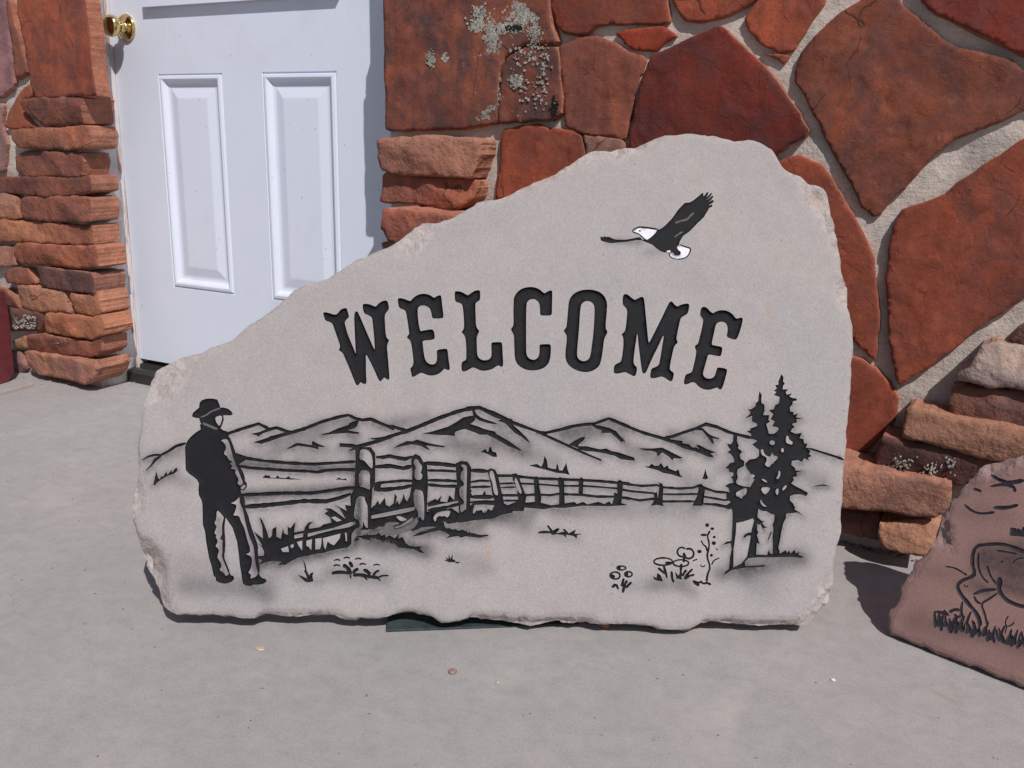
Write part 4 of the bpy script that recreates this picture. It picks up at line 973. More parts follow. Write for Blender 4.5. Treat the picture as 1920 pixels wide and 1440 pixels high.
for (x0_, y0_, x1_, y1_, n_, h_) in ((330, 880, 620, 960, 12, 55), (620, 970, 880, 1020, 9, 40), (1180, 800, 1600, 875, 12, 34), (1000, 760, 1150, 740, 5, 50), (1460, 640, 1800, 590, 8, 60), (120, 930, 300, 880, 6, 60)):
    for k in range(n_):
        t_ = (k+gb.random())/n_; x_ = x0_+(x1_-x0_)*t_; y_ = y0_+(y1_-y0_)*t_; l_ = h_*gb.uniform(.5, 1.1); d_ = gb.uniform(-.6, .6)
        cv.poly('fence', 'L', [(x_-9, y_+8), (x_+d_*l_*.5-4, y_-l_*.5), (x_+d_*l_, y_-l_), (x_+d_*l_*.5+7, y_-l_*.4), (x_+11, y_+8)], 1, 0)
# fence, far part
cv.poly(fe, 'G', "598,892 650,885 682,930 702,1000 762,1150 742,1235 680,1235 650,1050 610,960")
cv.poly(fe, 'G', "640,930 660,960 710,1090 700,1120 660,1080 627,970", 0, 0)
cv.stroke(fe, 'G', "430,912 600,912 680,922 870,942 1130,952 1380,962 1580,972 1800,992 1920,1002", 24, 24, taper=False)
cv.stroke(fe, 'G', "450,1002 540,998 640,997", 16, 16); cv.stroke(fe, 'G', "470,1047 560,1042 650,1040", 15, 15)
cv.stroke(fe, 'G', "690,1000 880,1006 1130,1026 1380,1026 1560,1036 1790,1056 1920,1080", 17, 17, taper=False)
cv.stroke(fe, 'G', "470,1132 740,1132 880,1122 1030,1132 1120,1117 1380,1127 1560,1147 1740,1147 1920,1172", 21, 21, taper=False)
cv.stroke(fe, 'G', "500,1192 600,1192 710,1190", 18, 18)
for s_ in ("845,940 870,915 895,940 910,1050 930,1150 920,1240 860,1240 850,1050", "1110,945 1140,925 1185,950 1192,1240 1130,1240 1132,1060", "1350,950 1380,930 1405,950 1395,1120 1350,1120",
           "1780,980 1810,955 1850,980 1830,1220 1900,1240 1720,1250 1750,1150 1745,1100 1785,1112"): cv.poly(fe, 'G', s_, 1, 0)
cv.poly(fe, 'G', "0,1330 140,1360 300,1350 400,1300 500,1260 600,1225 700,1180 760,1215 860,1205 920,1215 1040,1245 1150,1232 1300,1205 1330,1230 1400,1205 1450,1235 1570,1205 1640,1230 1690,1200 1730,1240 1910,1240 1700,1255 1400,1250 1180,1275 1060,1270 960,1290 740,1270 730,1310 620,1310 420,1370 240,1400 80,1430 0,1440", 1, 0)
cv.stroke(fe, 'H', "400,1000 620,1027 790,1017 860,1042 1040,1057 1200,1047 1260,1022 1330,1052 1450,1092 1610,1104", 21, 21)
cv.stroke(fe, 'H', "400,1076 560,1092 790,1112", 18, 17); cv.stroke(fe, 'H', "840,1118 1000,1122 1240,1117 1320,1147 1550,1187 1640,1172", 17, 19)
cv.stroke(fe, 'H', "390,1150 600,1190 740,1172 800,1190 860,1202 1040,1200 1210,1200", 22, 22); cv.stroke(fe, 'H', "1300,1227 1450,1237 1640,1275", 20, 30)
for s_ in ("800,990 850,1000 862,1040 852,1220 868,1255 800,1240 720,1250 760,1190 755,1120 790,1090 800,1170 815,1050 820,1010", "1245,1012 1290,1003 1332,1050 1312,1220 1302,1250 1190,1250 1210,1200 1240,1150 1258,1060"): cv.poly(fe, 'H', s_, 1, 0)
# pine trees
tr = 'pine_trees'
cv.poly(tr, 'I', "990,128 1015,165 1010,210 1030,235 1010,260 1005,300 1050,300 1070,295 1040,330 1050,360 1110,345 1080,380 1110,395 1165,405 1165,425 1120,435 1115,470 1085,500 1090,550 1130,555 1125,590 1175,570 1155,615 1240,628 1160,635 1165,670 1110,690 1140,725 1110,745 1095,775 1150,800 1220,790 1195,850 1240,860 1245,910 1285,910 1265,960 1320,990 1300,1030 1335,1050 1290,1070 1300,1100 1245,1075 1220,1120 1180,1095 1110,1105 1100,1150 1140,1180 1150,1215 1235,1215 1160,1235 1165,1275 1120,1290 1130,1320 1100,1360 1150,1390 1210,1420 1290,1465 1270,1500 1200,1480 1130,1485 1090,1500 1085,1550 1120,1580 1145,1630 1140,1655 1180,1675 1235,1725 1195,1700 1170,1685 1130,1690 1045,1700 1040,1750 1010,1810 990,1900 970,2020 955,2080 970,2120 970,2160 890,2165 895,2050 890,1960 900,1880 890,1820 910,1780 910,1710 870,1700 820,1670 780,1670 740,1650 760,1540 800,1500 870,1440 870,1400 900,1330 930,1260 870,1180 920,1100 950,1060 900,1040 880,960 860,890 920,860 910,800 955,760 955,730 890,715 915,660 870,635 900,580 850,535 905,525 920,480 965,455 970,385 905,365 935,330 905,315 940,290 920,255 960,245 955,215 970,180", 1, 0)
cv.poly(tr, 'I', "745,320 770,365 765,420 770,460 800,470 800,540 785,590 855,590 845,640 860,665 820,690 840,760 850,800 900,800 940,780 960,900 900,1000 860,1060 900,1150 950,1300 900,1400 900,1470 820,1500 780,1530 750,1560 770,1630 730,1650 720,1740 770,1780 805,1785 770,1800 800,1840 835,1855 790,1860 800,1895 770,1850 750,1810 740,1830 720,1810 715,1880 730,1910 715,1940 745,2040 715,2030 705,2160 830,2165 850,2100 860,2140 890,2160 970,2150 1040,2110 1050,2140 1080,2115 1090,2150 1140,2105 1150,2145 1195,2130 1180,2160 1250,2190 1200,2195 1100,2185 900,2190 720,2190 620,2200 580,2240 580,2290 700,2285 790,2275 815,2285 780,2295 600,2305 560,2310 440,2330 340,2390 360,2350 400,2320 410,2200 430,2100 420,2030 330,2050 370,2015 430,2005 440,1800 440,1680 430,1650 360,1610 420,1570 370,1520 370,1470 410,1460 395,1410 360,1390 380,1370 440,1365 500,1375 560,1390 640,1400 690,1310 620,1300 640,1240 600,1190 580,1140 630,1090 700,1080 740,1050 740,980 700,950 665,920 720,880 650,850 650,800 600,775 645,760 640,740 715,715 720,690 660,660 660,600 585,625 640,575 640,550 610,525 650,525 700,490 705,455 730,430 735,370", 1, 0)
cv.poly(tr, 'I', "450,805 495,820 490,880 510,935 500,960 530,985 550,1000 520,1040 530,1080 575,1110 570,1160 500,1200 490,1240 500,1290 480,1340 500,1370 560,1390 560,1500 440,1500 410,1450 400,1410 360,1390 400,1360 450,1350 440,1310 420,1280 450,1280 450,1240 400,1225 400,1200 360,1185 415,1130 460,1120 460,1090 440,1050 410,1020 380,1010 420,980 395,950 380,910 420,920 445,890", 1, 0)
cv.poly(tr, 'J', "482,602 560,588 670,552 682,580 655,680 635,820 605,980 540,1060 448,1105 452,900 478,720", 0, 0)
cv.ell(tr, 'I', 888, 900, 30, 26, 0); cv.ell(tr, 'I', 1003, 985, 16, 24, 0)
for z, s_ in (('I', "1045,820 1070,825 1080,870 1120,890 1110,925 1060,910 1040,890"), ('I', "755,980 785,970 800,1030 850,1060 900,1060 945,1050 950,1080 880,1140 850,1180 800,1150 830,1100 820,1060 770,1040"),
              ('J', "500,20 540,0 600,5 620,50 690,60 690,85 650,115 610,85 540,90 500,60"), ('J', "482,140 500,105 540,150 520,170 488,165"), ('J', "480,260 520,240 580,210 605,215 595,280 560,300 540,335 515,310 480,300"),
              ('J', "960,10 980,30 975,80 950,115 930,100 955,60"), ('J', "760,108 800,110 840,150 800,140"), ('J', "750,205 860,200 860,235 800,295"), ('J', "920,250 940,215 960,220 955,280 940,290"), ('J', "1000,215 1045,170 1050,200 1005,245"), ('J', "755,330 790,390 830,420 790,420 750,380")):
    cv.poly(tr, z, s_, 0, 1)
cv.stroke(tr, 'J', "568,765 600,732 655,725", 14, 26)
cv.stroke(tr, 'J', "840,795 870,720 880,700", 8, 10)
# ground plants
cv.stroke('tall_plant', 'J', "188,690 155,750 180,830 170,910 150,980 192,1100 155,1190 150,1265", 15, 17)
for a in ((155, 628, 22, 22), (212, 668, 22, 16), (235, 762, 17, 15), (230, 830, 25, 22), (70, 925, 25, 19), (202, 967, 18, 17), (118, 738, 40, 15)): cv.ell('tall_plant', 'J', *a)
cv.stroke('tall_plant', 'J', "90,800 105,842 145,872 155,925", 11, 14); cv.stroke('tall_plant', 'J', "205,1072 230,1022 297,995", 13, 10)
cv.ring('tall_plant', 'J', 105, 1075, 24, 20, 10, 0, 190); cv.stroke('tall_plant', 'J', "255,885 262,903 280,905", 9, 8)
for s_ in ("0,1262 40,1300 70,1300", "80,1255 110,1290 150,1275 200,1298", "-10,1255 60,1280 90,1260"): cv.stroke('tall_plant', 'J', s_, 20, 20)
for a in ((510, 870, 50, 22), (440, 955, 55, 40), (590, 940, 42, 28)): cv.ring('small_flowers', 'M', *a, 15)
for a in ((480, 868, 26, 16), (410, 968, 30, 26), (570, 940, 20, 20)): cv.ell('small_flowers', 'M', *a)
for s_ in ("538,985 525,1030 515,1078", "575,1010 545,1060 525,1150", "625,1030 590,1060 560,1095", "402,1090 450,1050 478,1112"): cv.stroke('small_flowers', 'M', s_, 22, 22)
cv.ring('large_flowers', 'M', 980, 798, 105, 42, 15); cv.ring('large_flowers', 'M', 1180, 815, 88, 38, 15); cv.ring('large_flowers', 'M', 1190, 690, 50, 52, 15, 30, 320); cv.ring('large_flowers', 'M', 1268, 708, 56, 56, 17, -120, 190)
cv.ell('large_flowers', 'M', 1040, 815, 40, 20)
for s_ in ("985,840 1005,910 1025,988", "922,868 960,900 1002,935", "1185,820 1178,890 1178,965", "1075,905 1080,990 1102,1032", "1240,890 1215,925 1195,965", "1312,880 1260,930 1222,992", "1332,945 1270,960 1215,992", "1210,740 1220,790 1200,800"): cv.stroke('large_flowers', 'M', s_, 20, 20)
cv.poly('large_flowers', 'M', "865,960 905,985 915,925 950,950 980,1020 920,1015 880,1000", 1, 0); cv.poly('large_flowers', 'M', "1112,910 1150,955 1170,930 1195,1000 1130,990", 1, 0)
cv.stroke('large_flowers', 'M', "1310,790 1340,780 1365,768", 10, 12); cv.ell('large_flowers', 'M', 1388, 685, 26, 20)
cv.poly('grass_tuft', 'N', "885,475 910,458 960,450 1030,455 1000,410 990,395 1010,388 1060,450 1110,420 1140,430 1095,480 1170,465 1190,460 1170,435 1190,428 1240,480 1320,435 1300,485 1400,485 1330,500 1330,540 1290,510 1210,495 1205,530 1180,500 1100,490 1060,500 1030,480 900,482", 1, 0)
cv.poly('small_tuft', 'L', "1150,1140 1190,1140 1170,1105 1205,1130 1210,1075 1225,1130 1255,1075 1250,1130 1280,1140 1280,1160 1340,1160 1310,1180 1270,1165 1210,1165", 1, 0)
cv.poly('sprout', 'K', "770,885 800,960 810,1020 840,1075 850,1050 887,1035 875,1080 885,1140 830,1152 790,1142 708,1063 760,1083 815,1110 800,1060 778,1020 792,1012", 1, 0)
for s_, a, b_ in (("1090,1055 1130,1040 1220,1037 1310,1052", 26, 28), ("1218,955 1270,985 1312,1062", 30, 36), ("1330,1052 1360,1010 1395,1000", 26, 26), ("1330,1072 1400,1065 1490,1080", 28, 28), ("1448,1008 1490,1025 1525,1065", 28, 34), ("1480,1082 1550,1090 1625,1102", 30, 28), ("1560,1072 1590,1030 1628,1018", 20, 22), ("1605,1102 1660,1075 1735,1075", 14, 14), ("1300,1070 1305,1090 1312,1112", 20, 8), ("1455,1085 1475,1105 1492,1128", 20, 8), ("1605,1100 1625,1115 1642,1138", 20, 8)):
    cv.stroke('bush', 'K', s_, a, b_)
cv.ell('bush', 'K', 1308, 950, 22, 40, rot=-.5)
for (cx, cy) in ((1152, 912), (1150, 972), (1262, 886), (1390, 897), (1440, 957), (1596, 966)): cv.ring('bush', 'K', cx, cy, 32, 16, 13, 180, 355)
cv.poly('tall_grass', 'K', "250,710 310,740 215,580 320,660 310,520 280,420 310,450 360,570 385,655 420,630 425,550 470,525 470,640 520,660 545,540 555,600 600,620 595,520 625,545 685,470 668,590 780,570 790,530 830,480 885,465 840,510 835,550 960,530 1000,500 1090,480 1070,420 1010,375 1050,350 1015,320 1080,320 1130,350 1250,440 1180,320 1120,275 1230,330 1262,352 1240,280 1300,290 1330,300 1340,440 1345,560 1315,640 1312,720 1270,760 1200,770 1060,800 1000,820 920,830 830,850 720,870 640,910 570,955 485,955 530,920 420,910 330,930 260,960 310,910 240,860 330,850 330,800 300,745", 1, 0)
for s_ in ("672,620 772,597 768,640 672,660", "822,602 1100,542 1300,477 1350,470 1366,495 1290,530 1180,552 1120,560 950,602 822,640", "520,772 600,745 612,810 540,810", "625,735 660,720 665,750 640,770", "700,697 760,682 760,795 720,742", "807,682 870,667 862,792 832,752 807,742",
           "907,662 978,652 975,720 960,780 907,782", "992,655 1190,602 1182,655 1120,735 1080,720 1045,690 1022,785 1002,750", "1082,422 1130,410 1205,455 1150,470", "1240,590 1260,600 1265,690 1250,690"): cv.poly('tall_grass', 'K', s_, 0, 0)
cv.poly(fe, 'K', "1370,190 1450,195 1460,240 1495,300 1497,450 1500,545 1470,530 1445,450 1440,530 1400,570 1350,620 1320,680 1310,620 1350,560 1410,530 1400,450 1340,430 1350,320", 0)

SLAB_OUT = pts("280,713 267,757 263,787 258,833 255,893 248,920 245,940 247,970 252,990 259,1005 260,1043 267,1067 281,1085 297,1135 323,1153 347,1154 400,1153 427,1154 453,1160 480,1159 497,1150 513,1152 533,1157 560,1157 590,1152 620,1152 643,1157 660,1162 680,1160 720,1160 740,1152 760,1148 787,1150 817,1162 833,1168 845,1168 873,1160 900,1160 940,1165 967,1169 993,1170 1033,1167 1093,1167 1127,1173 1153,1169 1217,1173 1243,1181 1273,1181 1300,1178 1323,1168 1367,1167 1400,1173 1440,1173 1480,1173 1510,1170 1527,1162 1547,1147 1560,1123 1567,1093 1563,1067 1565,1050 1573,1020 1581,992 1579,970 1582,935 1584,880 1587,850 1592,785 1599,710 1600,667 1602,622 1602,608 1594,587 1593,560 1595,541 1590,532 1582,517 1577,480 1575,450 1565,405 1562,375 1552,351 1540,345 1515,335 1500,325 1477,318 1465,304 1459,290 1447,275 1420,262 1400,260 1375,261 1350,254 1335,257 1312,252 1295,248 1275,251 1237,254 1217,265 1200,271 1175,275 1152,280 1130,278 1103,284 1087,293 1062,312 1037,328 1000,342 940,370 905,375 872,392 852,406 830,417 800,416 772,430 740,455 712,469 672,485 640,504 607,526 557,537 530,563 497,592 460,613 430,640 387,653 357,667 313,678 293,691")
THK = .056; TILT = math.radians(21)
A_ = on_z(330, 1157, THK*math.sin(TILT)+.005); B_ = on_z(1520, 1175, THK*math.sin(TILT)+.003)
ex_ = (B_-A_)/np.linalg.norm(B_-A_); n0_ = np.array([ex_[1], -ex_[0], 0.0])
up_ = math.cos(TILT)*np.array([0, 0, 1.0])-math.sin(TILT)*n0_
nS = np.cross(ex_, up_)
CH = [(pts("258,1000 285,1010 305,1035 315,1070 318,1110 325,1152"), pts("300,1180 220,1110 230,1000"), .85, .024),
      (pts("256,880 268,892 275,920 278,950 262,965 246,975"), pts("225,960 235,890"), .5, .010),
      (pts("262,762 300,757 325,745 350,722 362,692 374,660"), pts("330,630 250,680 250,760"), .33, .012),
      (pts("736,458 745,474 770,480 785,478 800,462 815,440 820,418"), pts("800,400 740,430"), .35, .008),
      (pts("890,384 940,380 1000,356 1050,332 1090,312 1120,300 1165,296 1210,286 1240,262"), pts("1210,240 1080,265 930,350"), .8, .009),
      (pts("1468,316 1492,342 1505,370 1520,395 1540,420 1555,455 1564,480 1580,490"), pts("1605,450 1590,330 1490,295"), .55, .016),
      (pts("1583,512 1566,530 1562,555 1576,580 1596,592"), pts("1615,550"), .6, .012),
      (pts("1566,1062 1547,1075 1537,1095 1532,1118 1512,1140 1492,1158 1475,1176"), pts("1520,1210 1600,1120"), .5, .014),
      (pts("1583,972 1570,984 1572,1000 1582,1010"), pts("1600,990"), .6, .01),
      (pts("470,1163 497,1141 530,1148 570,1146 600,1143 640,1148 665,1165"), pts("560,1190"), 1.5, .018),
      (pts("725,1164 745,1143 770,1140 800,1148 835,1172"), pts("780,1190"), 1.5, .018),
      (pts("860,1166 890,1149 950,1152 1000,1158 1060,1152 1110,1158 1140,1176"), pts("1000,1200"), 1.5, .018),
      (pts("1290,1184 1320,1158 1380,1157 1410,1162 1500,1160 1520,1168"), pts("1400,1200"), 1.5, .018)]
AIR = [  # airbrushed grey: x1,y1,x2,y2,radius,strength (photo pixels)
 (350,1098,500,1100,22,.30),(470,1062,560,1075,14,.12),(300,1060,390,1055,20,.12),(470,1100,500,1120,14,.25),
 (560,1085,600,1092,10,.22),(620,1075,720,1085,16,.28),(700,1015,800,1035,18,.30),(660,1020,720,1030,14,.22),(480,1050,600,1040,14,.25),
 (440,860,520,850,14,.20),(520,835,600,815,16,.28),(590,800,660,790,10,.22),(655,800,665,830,14,.28),(700,800,760,790,14,.14),(860,840,900,850,18,.28),
 (740,840,800,830,12,.2),(930,830,985,850,16,.30),(935,805,950,815,12,.25),(980,840,1040,870,18,.2),(1060,815,1105,805,14,.34),(1140,795,1170,810,14,.3),(1180,840,1230,865,14,.28),
 (1260,815,1290,835,12,.3),(1300,805,1330,830,12,.2),(1240,880,1290,895,14,.18),(1290,910,1330,900,14,.15),(820,990,900,980,18,.16),(940,970,985,985,16,.30),(1040,960,1080,962,12,.26),
 (1020,1000,1080,1010,12,.2),(1100,962,1300,958,14,.16),(1350,1075,1400,1072,16,.34),(1400,1070,1500,1048,20,.38),(1420,1095,1440,1100,24,.14),(1230,1095,1280,1090,16,.25),(1180,1100,1240,1098,12,.15),(1275,1100,1300,1112,12,.22),
 (1500,890,1540,900,16,.22),(1400,900,1415,930,10,.2),(1350,880,1375,860,12,.16),(290,860,340,850,14,.2),(310,895,350,905,12,.2),(440,870,690,880,9,.26),(450,925,690,910,9,.34),(660,845,675,1000,8,.30),(780,870,790,990,7,.25),(868,870,872,980,6,.25),
 (850,1045,900,1055,16,.14),(870,1075,920,1070,14,.12),(1215,475,1245,465,10,.16),(1140,452,1200,455,6,.28),(690,1010,800,1030,12,.3),(800,1000,900,990,10,.3),(900,975,1000,965,10,.3),(480,1060,660,1030,9,.35),(840,830,920,838,14,.25),(720,800,800,780,10,.22),(1060,820,1120,812,14,.25),(1290,832,1330,850,12,.25),(560,855,640,848,12,.18),(676,850,674,1000,5,.5),(672,930,668,1020,6,.4),(777,860,778,900,5,.4),(780,920,782,980,6,.4),(866,880,866,960,5,.4),(440,872,690,885,6,.35),(455,932,690,918,6,.4),(560,1000,670,985,6,.3),(700,960,780,945,6,.3),(425,835,450,910,8,.3),(455,950,485,1075,7,.28),(410,975,420,1080,7,.3),(700,1000,790,985,16,.35),(1290,985,1330,960,30,.05),(1460,760,1480,780,14,.06)]
STAIN = [(702,745,702,760,2,.6),(704,760,700,800,2.4,.7),(915,1030,917,1062,2.2,.8),(1440,565,1439,610,2.2,.55),(1244,1000,1242,1045,9,.28),(1533,365,1545,380,10,.5),(1080,300,1020,335,5,.45),(1040,1140,1060,1138,14,.16),(800,700,880,705,14,.07),(1576,905,1580,930,4,.5),(1237,258,1280,256,5,.4)]
def soft(px, L):
    o = np.zeros(len(px))
    for x1, y1, x2, y2, r, s_ in L:
        d = dist_line(px, [(x1, y1), (x2, y2)]); o = 1-(1-o)*(1-s_*np.exp(-(d/r)**2))
    return o
lines_px = [p for g_, c_, p in cv.items if g_ in ('mountains', 'fence', 'tall_grass', 'pine_trees') and c_ == 1]
def paint_welcome(px):
    R0 = soft(px, [(a, b, c, d, r*1.05, min(.8, s_*1.55)) for a, b, c, d, r, s_ in AIR]); B0 = soft(px, STAIN)
    m = np.where((px[:, 1] > 755) & (px[:, 1] < 1110))[0]
    d = np.full(len(m), 99.0); q = px[m]
    for p in lines_px:
        lo, hi = p.min(0)-14, p.max(0)+14
        k = np.where((q[:, 0] > lo[0]) & (q[:, 0] < hi[0]) & (q[:, 1] > lo[1]) & (q[:, 1] < hi[1]))[0]
        if len(k): d[k] = np.minimum(d[k], dist_line(q[k]-np.array([0, 3.0]), p, True))
    R0[m] = 1-(1-R0[m])*(1-.55*np.exp(-d/4.5))
    return R0, B0
NAMES = {'eagle': ('carved_eagle', 'white-headed eagle in flight'), 'cowboy': ('carved_cowboy', 'black silhouette of a cowboy in a hat'), 'mountains': ('carved_mountains', 'mountain ridges cut as black lines'),
         'fence': ('carved_fence', 'post and rail fence running to the trees'), 'pine_trees': ('carved_pine_trees', 'three black pine trees'), 'hill_grass': ('carved_hill_grass', None), 'tall_plant': ('carved_plant', None),
         'small_flowers': ('carved_flowers', 'three small round flowers'), 'large_flowers': ('carved_flowers', 'three larger open flowers'), 'grass_tuft': ('carved_tuft', None), 'small_tuft': ('carved_tuft', None), 'sprout': ('carved_sprout', None), 'bush': ('carved_bush', None), 'tall_grass': ('carved_grass', 'tall grass under the fence rail')}
def nm(g_):
    if g_.startswith('letter_'): return ('letter', 'black carved letter '+g_[7])
    if g_.startswith('hill_grass'): return NAMES['hill_grass']
    return NAMES[g_]
wel = carved_slab('welcome_stone', SLAB_OUT, A_, ex_, nS, THK, cv, lambda g_: .005 if g_.startswith('letter') else (.0012 if g_ == 'eagle' else .0026), nm,
                  [M_SLAB, M_BLACK, M_GREY, M_WHITE], .0048, CH, paint_welcome, tuple((A_+B_)/2*np.array([1, 1, 0])))
tag(wel, 'large pale sandstone slab carved WELCOME with cowboy, fence, mountains and eagle', 'carved stone')

# ---- the deer slab at the right
cd_ = Carve(); cd_.wm = 1.7; dk = 'deer'
for s_, a, b_ in (("1250,640 1150,625 1002,612 940,582 870,562 780,566 725,574 702,612 697,680 714,738 690,758 635,778 606,810 630,860 680,920 730,980 748,1045", 12, 14),
    ("735,615 730,690 755,760 792,792", 8, 8), ("785,690 802,750 842,802", 8, 8), ("862,765 850,830 890,890 960,922 1002,932 1100,930 1200,900", 16, 12), ("850,850 790,890 748,915 770,970 788,1045", 8, 9),
    ("708,870 720,900 748,915", 8, 8), ("700,860 760,835 840,830", 10, 10), ("640,900 632,950 645,1005", 9, 9), ("692,960 672,1000 665,1040", 9, 9), ("540,695 600,705 640,730 668,748", 6, 7),
    ("798,155 860,190 920,205 1002,190", 10, 16), ("803,226 880,212 940,225 950,258", 9, 14), ("650,332 700,374 760,387 830,376", 9, 9), ("822,350 900,352 968,334", 16, 11), ("705,240 730,246 752,256", 10, 10),
    ("840,602 900,610 960,622", 6, 6), ("930,680 960,650 1000,645", 6, 5), ("650,800 655,815 675,810", 5, 5), ("890,1090 900,1050 890,1020 910,985", 5, 5), ("895,1050 930,1040 945,1020", 5, 5)):
    cd_.stroke(dk, 'Y', s_, a, b_)
cd_.ell(dk, 'Y', 872, 668, 9, 7); cd_.ell(dk, 'Y', 858, 790, 18, 34)
for s_ in ("480,960 530,970 550,990 520,945 560,985", "560,965 600,945 640,960 620,1000 590,975"): cd_.stroke(dk, 'Y', s_, 12, 8)
gr_ = random.Random(11)
for k in range(46):
    x = 480+k*13+gr_.uniform(-6, 6); y = 1035+k*3.0+gr_.uniform(-14, 16); L = gr_.uniform(35, 85); ln_ = gr_.uniform(-.5, .5)
    cd_.stroke('deer_grass', 'Y', [(x, y+16), (x+ln_*L*.4, y-L*.4), (x+ln_*L, y-L)], gr_.uniform(9, 20), 5)
for k in range(14): cd_.stroke('deer_tuft', 'Y', [(925+k*12, 515+k), (930+k*12, 490), (932+k*12+gr_.uniform(-8, 8), 462+gr_.uniform(0, 20))], 16, 6)
DE_OUT = pts("1925,853 1890,862 1850,869 1831,885 1825,904 1806,915 1796,930 1784,936 1776,955 1768,962 1760,981 1756,1000 1748,1020 1735,1044 1716,1058 1710,1076 1686,1100 1683,1126 1666,1154 1663,1180 1671,1190 1720,1209 1780,1232 1850,1259 1920,1287 2000,1319 2060,1341 2080,1300 2085,1150 2090,960 2075,880 2000,860")
TK2 = .028; TL2 = math.radians(19)
A2 = on_z(1668, 1188, TK2*math.sin(TL2)); B2 = on_z(1920, 1287, TK2*math.sin(TL2))
e2 = (B2-A2)/np.linalg.norm(B2-A2); n02 = np.array([e2[1], -e2[0], 0.0]); u2 = math.cos(TL2)*np.array([0, 0, 1.0])-math.sin(TL2)*n02; n2_ = np.cross(e2, u2)
CH2 = [(pts("1831,870 1840,900 1865,905 1900,880 1925,878"), pts("1925,840 1820,850"), .5, .008), (pts("1745,985 1770,962 1782,990 1787,1030 1760,1030 1745,1030"), pts("1725,1020"), .5, .010),
       (pts("1716,1050 1720,1075 1700,1095 1690,1110"), pts("1670,1090"), .5, .006)]
def paint_deer(px):
    L = [(1850,1055,1930,1075,30,.72),(1845,1035,1910,1032,18,.55),(1825,1090,1850,1110,10,.45),(1880,1100,1920,1110,16,.6),(1800,960,1870,965,22,.22),(1830,900,1880,910,24,.2),(1740,1070,1790,1080,14,.25),(1710,1165,1790,1180,20,.3),(1790,1180,1920,1215,14,.4),(1800,1100,1850,1110,12,.3),(1920,1050,2000,1080,40,.5)]
    return soft(px, L), np.zeros(len(px))
dee = carved_slab('deer_stone', DE_OUT, A2, e2, n2_, TK2, cd_, lambda g_: .0012, lambda g_: ('carved_deer', 'hindquarters of a deer in dark outline') if g_ == 'deer' else ('carved_grass' if g_ == 'deer_grass' else 'carved_tuft', None),
                  [M_DEER, mat_paint('dark_outline_paint', (.02, .018, .024), .7, .3), M_GREY, M_WHITE], .006, CH2, paint_deer, tuple((A2+B2)/2*np.array([1, 1, 0])), (.004, .004))
tag(dee, 'mauve sandstone slab with an outlined deer, leaning at the right edge', 'carved stone')

# ---- maroon slab at the left edge of the picture
A3 = on_z(28, 713); B3 = on_z(-60, 738)
cm = Carve()
e3 = (A3-B3)/np.linalg.norm(A3-B3); n03 = np.array([e3[1], -e3[0], 0.0]); T3 = math.radians(5)
u3 = math.cos(T3)*np.array([0, 0, 1.0])-math.sin(T3)*n03; n3 = np.cross(e3, u3)
def slab_simple(name, out_px, O, ex, n, th, mat, loc):
    ey = np.cross(n, ex); P = []
    for q in out_px: r_ = on_plane(*q, O, n)-O; P.append((r_ @ ex, r_ @ ey))
    P = np.array(P)
    if area(P) < 0: P = P[::-1]
    P = resample(np.array(chaikin(P, True, 1)), .01); m = len(P)
    for i in range(m): P[i] += .0012*np.array([fbm(P[i][0]*50, P[i][1]*50, 1), fbm(P[i][0]*50, P[i][1]*50, 4)])
    c = P.mean(0); v_, f_ = [], []
    for (dz, k) in ((0, .985), (-.003, 1.0), (-th+.003, 1.0), (-th, .985)):
        for p in P: q = c+(p-c)*k; v_.append(tuple(O+q[0]*ex+q[1]*ey+n*dz))
    for L in range(3):
        for i in range(m): a, b_ = L*m+i, L*m+(i+1) % m; f_.append((b_, a, a+m, b_+m))
    f_.append(tuple(range(m))); f_.append(tuple(range(4*m-1, 3*m-1, -1)))
    return new_obj(name, v_, f_, mat, None, None, False, loc)
mr = slab_simple('maroon_slab', pts("-95,565 -60,552 8,543 12,556 18,600 24,660 28,712 -20,728 -60,740 -110,752"), A3, e3, n3, .03, M_MAROON, tuple(A3))
tag(mr, 'smooth dark maroon slab standing at the left edge against the ledge stones', 'stone slab')

# ---- dark metal wedge under the welcome slab
q = [on_z(u, v_, 0.0) for u, v_ in ((724, 1186), (1085, 1172), (1080, 1150), (728, 1150))]
v, f = [], []
hs = [.004, .002, .006, .014]
for p in q: v.append((p[0], p[1], 0.0005))
for p, h in zip(q, hs): v.append((p[0], p[1], h))
f = [(4, 5, 6, 7), (0, 1, 5, 4), (1, 2, 6, 5), (2, 3, 7, 6), (3, 0, 4, 7), (3, 2, 1, 0)]
me_o = new_obj('shim', v, f, M_STRIP, None, None, False, tuple(q[0]))
bv = me_o.modifiers.new('bevel', 'BEVEL'); bv.width = .0012; bv.segments = 2
tag(me_o, 'dark green metal shim wedged under the middle of the welcome slab', 'shim')

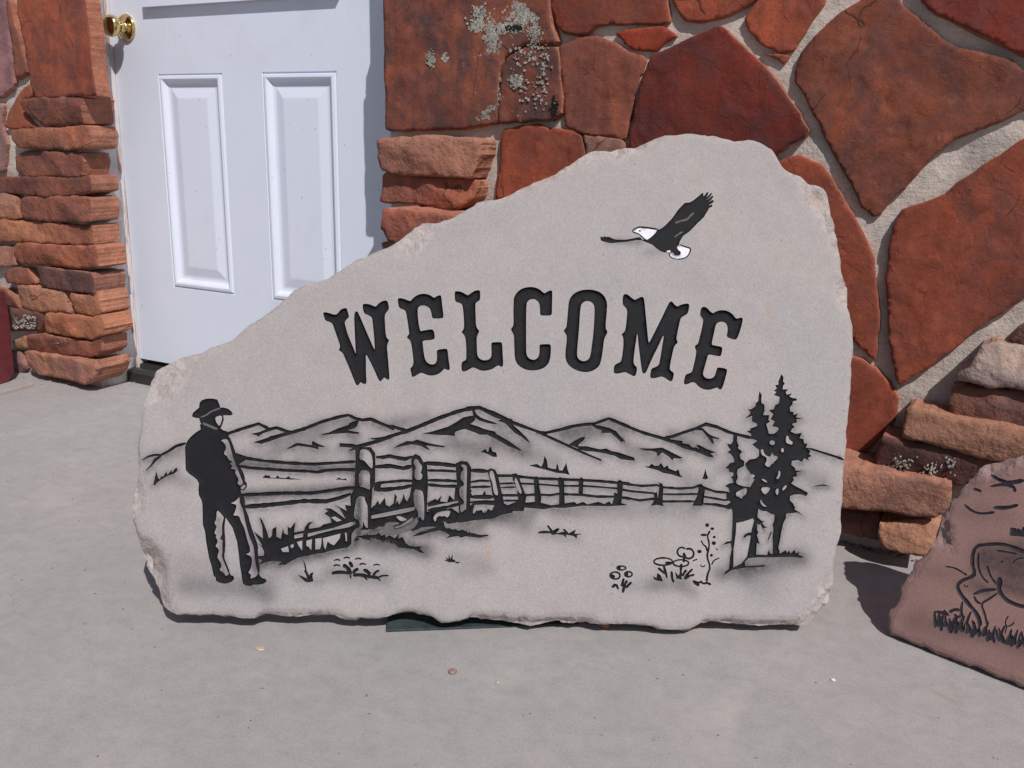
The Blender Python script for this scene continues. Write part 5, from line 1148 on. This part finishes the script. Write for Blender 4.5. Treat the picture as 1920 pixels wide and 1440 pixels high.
# ---- loose bits
def blob(name, p, r, flat, mat, seed, sx=1.0):
    rr = random.Random(seed); verts, faces = [], []
    n, m = 9, 5
    for i in range(m+1):
        th = math.pi*i/m
        for j in range(n):
            a = 6.283*j/n; k = r*(1+.28*fbm(math.cos(a)*1.3+seed, math.sin(a)*1.3, th+seed))
            verts.append((p[0]+sx*k*math.sin(th)*math.cos(a+seed), p[1]+k*math.sin(th)*math.sin(a+seed), max(0.0004, p[2]+flat*r*.7+flat*k*math.cos(th))))
    for i in range(m):
        for j in range(n):
            a, b_ = i*n+j, i*n+(j+1) % n; faces.append((a, b_, b_+n, a+n))
    return new_obj(name, verts, faces, mat, None, None, False, tuple(p))
tag(blob('pebble', on_z(849, 1262), .0055, .6, M_PEB, 3), 'small reddish pebble lying on the concrete before the slab', 'pebble')
tag(blob('straw_bit', on_z(933, 1281), .0035, .5, M_STRAW, 5, .6), 'tiny straw-coloured flake on the concrete right of the reddish pebble', 'debris')
tag(blob('dry_leaf', on_z(488, 1217), .0055, .3, M_STRAW, 9, 1.4), 'pale dry leaf scrap on the concrete below the carved bush', 'leaf')
tag(blob('stone_chip', on_z(1132, 1174), .006, .5, mat_paint('orange_chip', (.42, .17, .09), .9, .3), 12, 1.5), 'orange stone chip at the foot of the welcome slab', 'stone chip')
tag(blob('white_chip', on_z(1562, 1276), .003, .5, M_WHITE, 15), 'tiny bright white chip on the concrete at right', 'stone chip')
tag(blob('corner_rock', on_z(244, 706)+np.array([0, .012, 0]), .016, .8, mat_paint('rock_mix', (.42, .30, .20), .9, .35), 18), 'broken tan rock beside the threshold end', 'rock')
# pale sliver lying at the left edge
q = [on_z(u, v_, 0.0) for u, v_ in ((-30, 750), (62, 725), (58, 722), (-30, 744))]
v = [(p[0], p[1], .0005) for p in q]+[(p[0], p[1], .006) for p in q]
so_ = new_obj('pale_sliver', v, f, mat_paint('pale_pink_stone', (.37, .32, .30), .9, .2), None, None, False, tuple(q[0]))
tag(so_, 'thin pale pink stone sliver lying on the concrete below the maroon slab', 'stone sliver')
def grit(name, spots, mat, label):
    rr = random.Random(21); verts, faces = [], []
    for (u, v_, r) in spots:
        p = on_z(u, v_); k = len(verts)
        for j in range(5):
            a = 6.283*j/5+rr.random(); verts.append((p[0]+r*math.cos(a)*rr.uniform(.6, 1.2), p[1]+r*math.sin(a)*rr.uniform(.6, 1.2), .0006))
        verts.append((p[0]+r*.2, p[1], r*rr.uniform(.5, 1.1)))
        for j in range(5): faces.append((k+j, k+(j+1) % 5, k+5))
    o = new_obj(name, verts, faces, mat); tag(o, label, 'gravel', None, 'stuff'); return o
gs = []
for _ in range(150): gs.append((lr.gauss(150, 75), 0, .0035*lr.uniform(.3, 1.3)))
gs = [(u, 708+.09*u*.35+lr.uniform(-4, 12) if u < 225 else 700+lr.uniform(0, 22), r) for u, _, r in gs if 20 < u < 268]
grit('rubble', gs, mat_paint('rubble_mix', (.36, .25, .20), .95, .5), 'crumbled stone bits along the foot of the left ledge stones')
gs = [(lr.uniform(1585, 1740), 0, .003*lr.uniform(.3, 1.2)) for _ in range(70)]
gs = [(u, 1012+.23*(u-1590)+lr.uniform(-3, 14), r) for u, _, r in gs]
gs += [(lr.uniform(30, 1900), lr.uniform(1195, 1435), .0013*lr.uniform(.3, 1.1)) for _ in range(42)] + [(lr.uniform(0, 250), lr.uniform(760, 1190), .002*lr.uniform(.4, 1)) for _ in range(26)]
grit('grit', gs, mat_paint('dark_grit', (.11, .075, .065), .95, .5), 'scattered dark grit on the concrete')
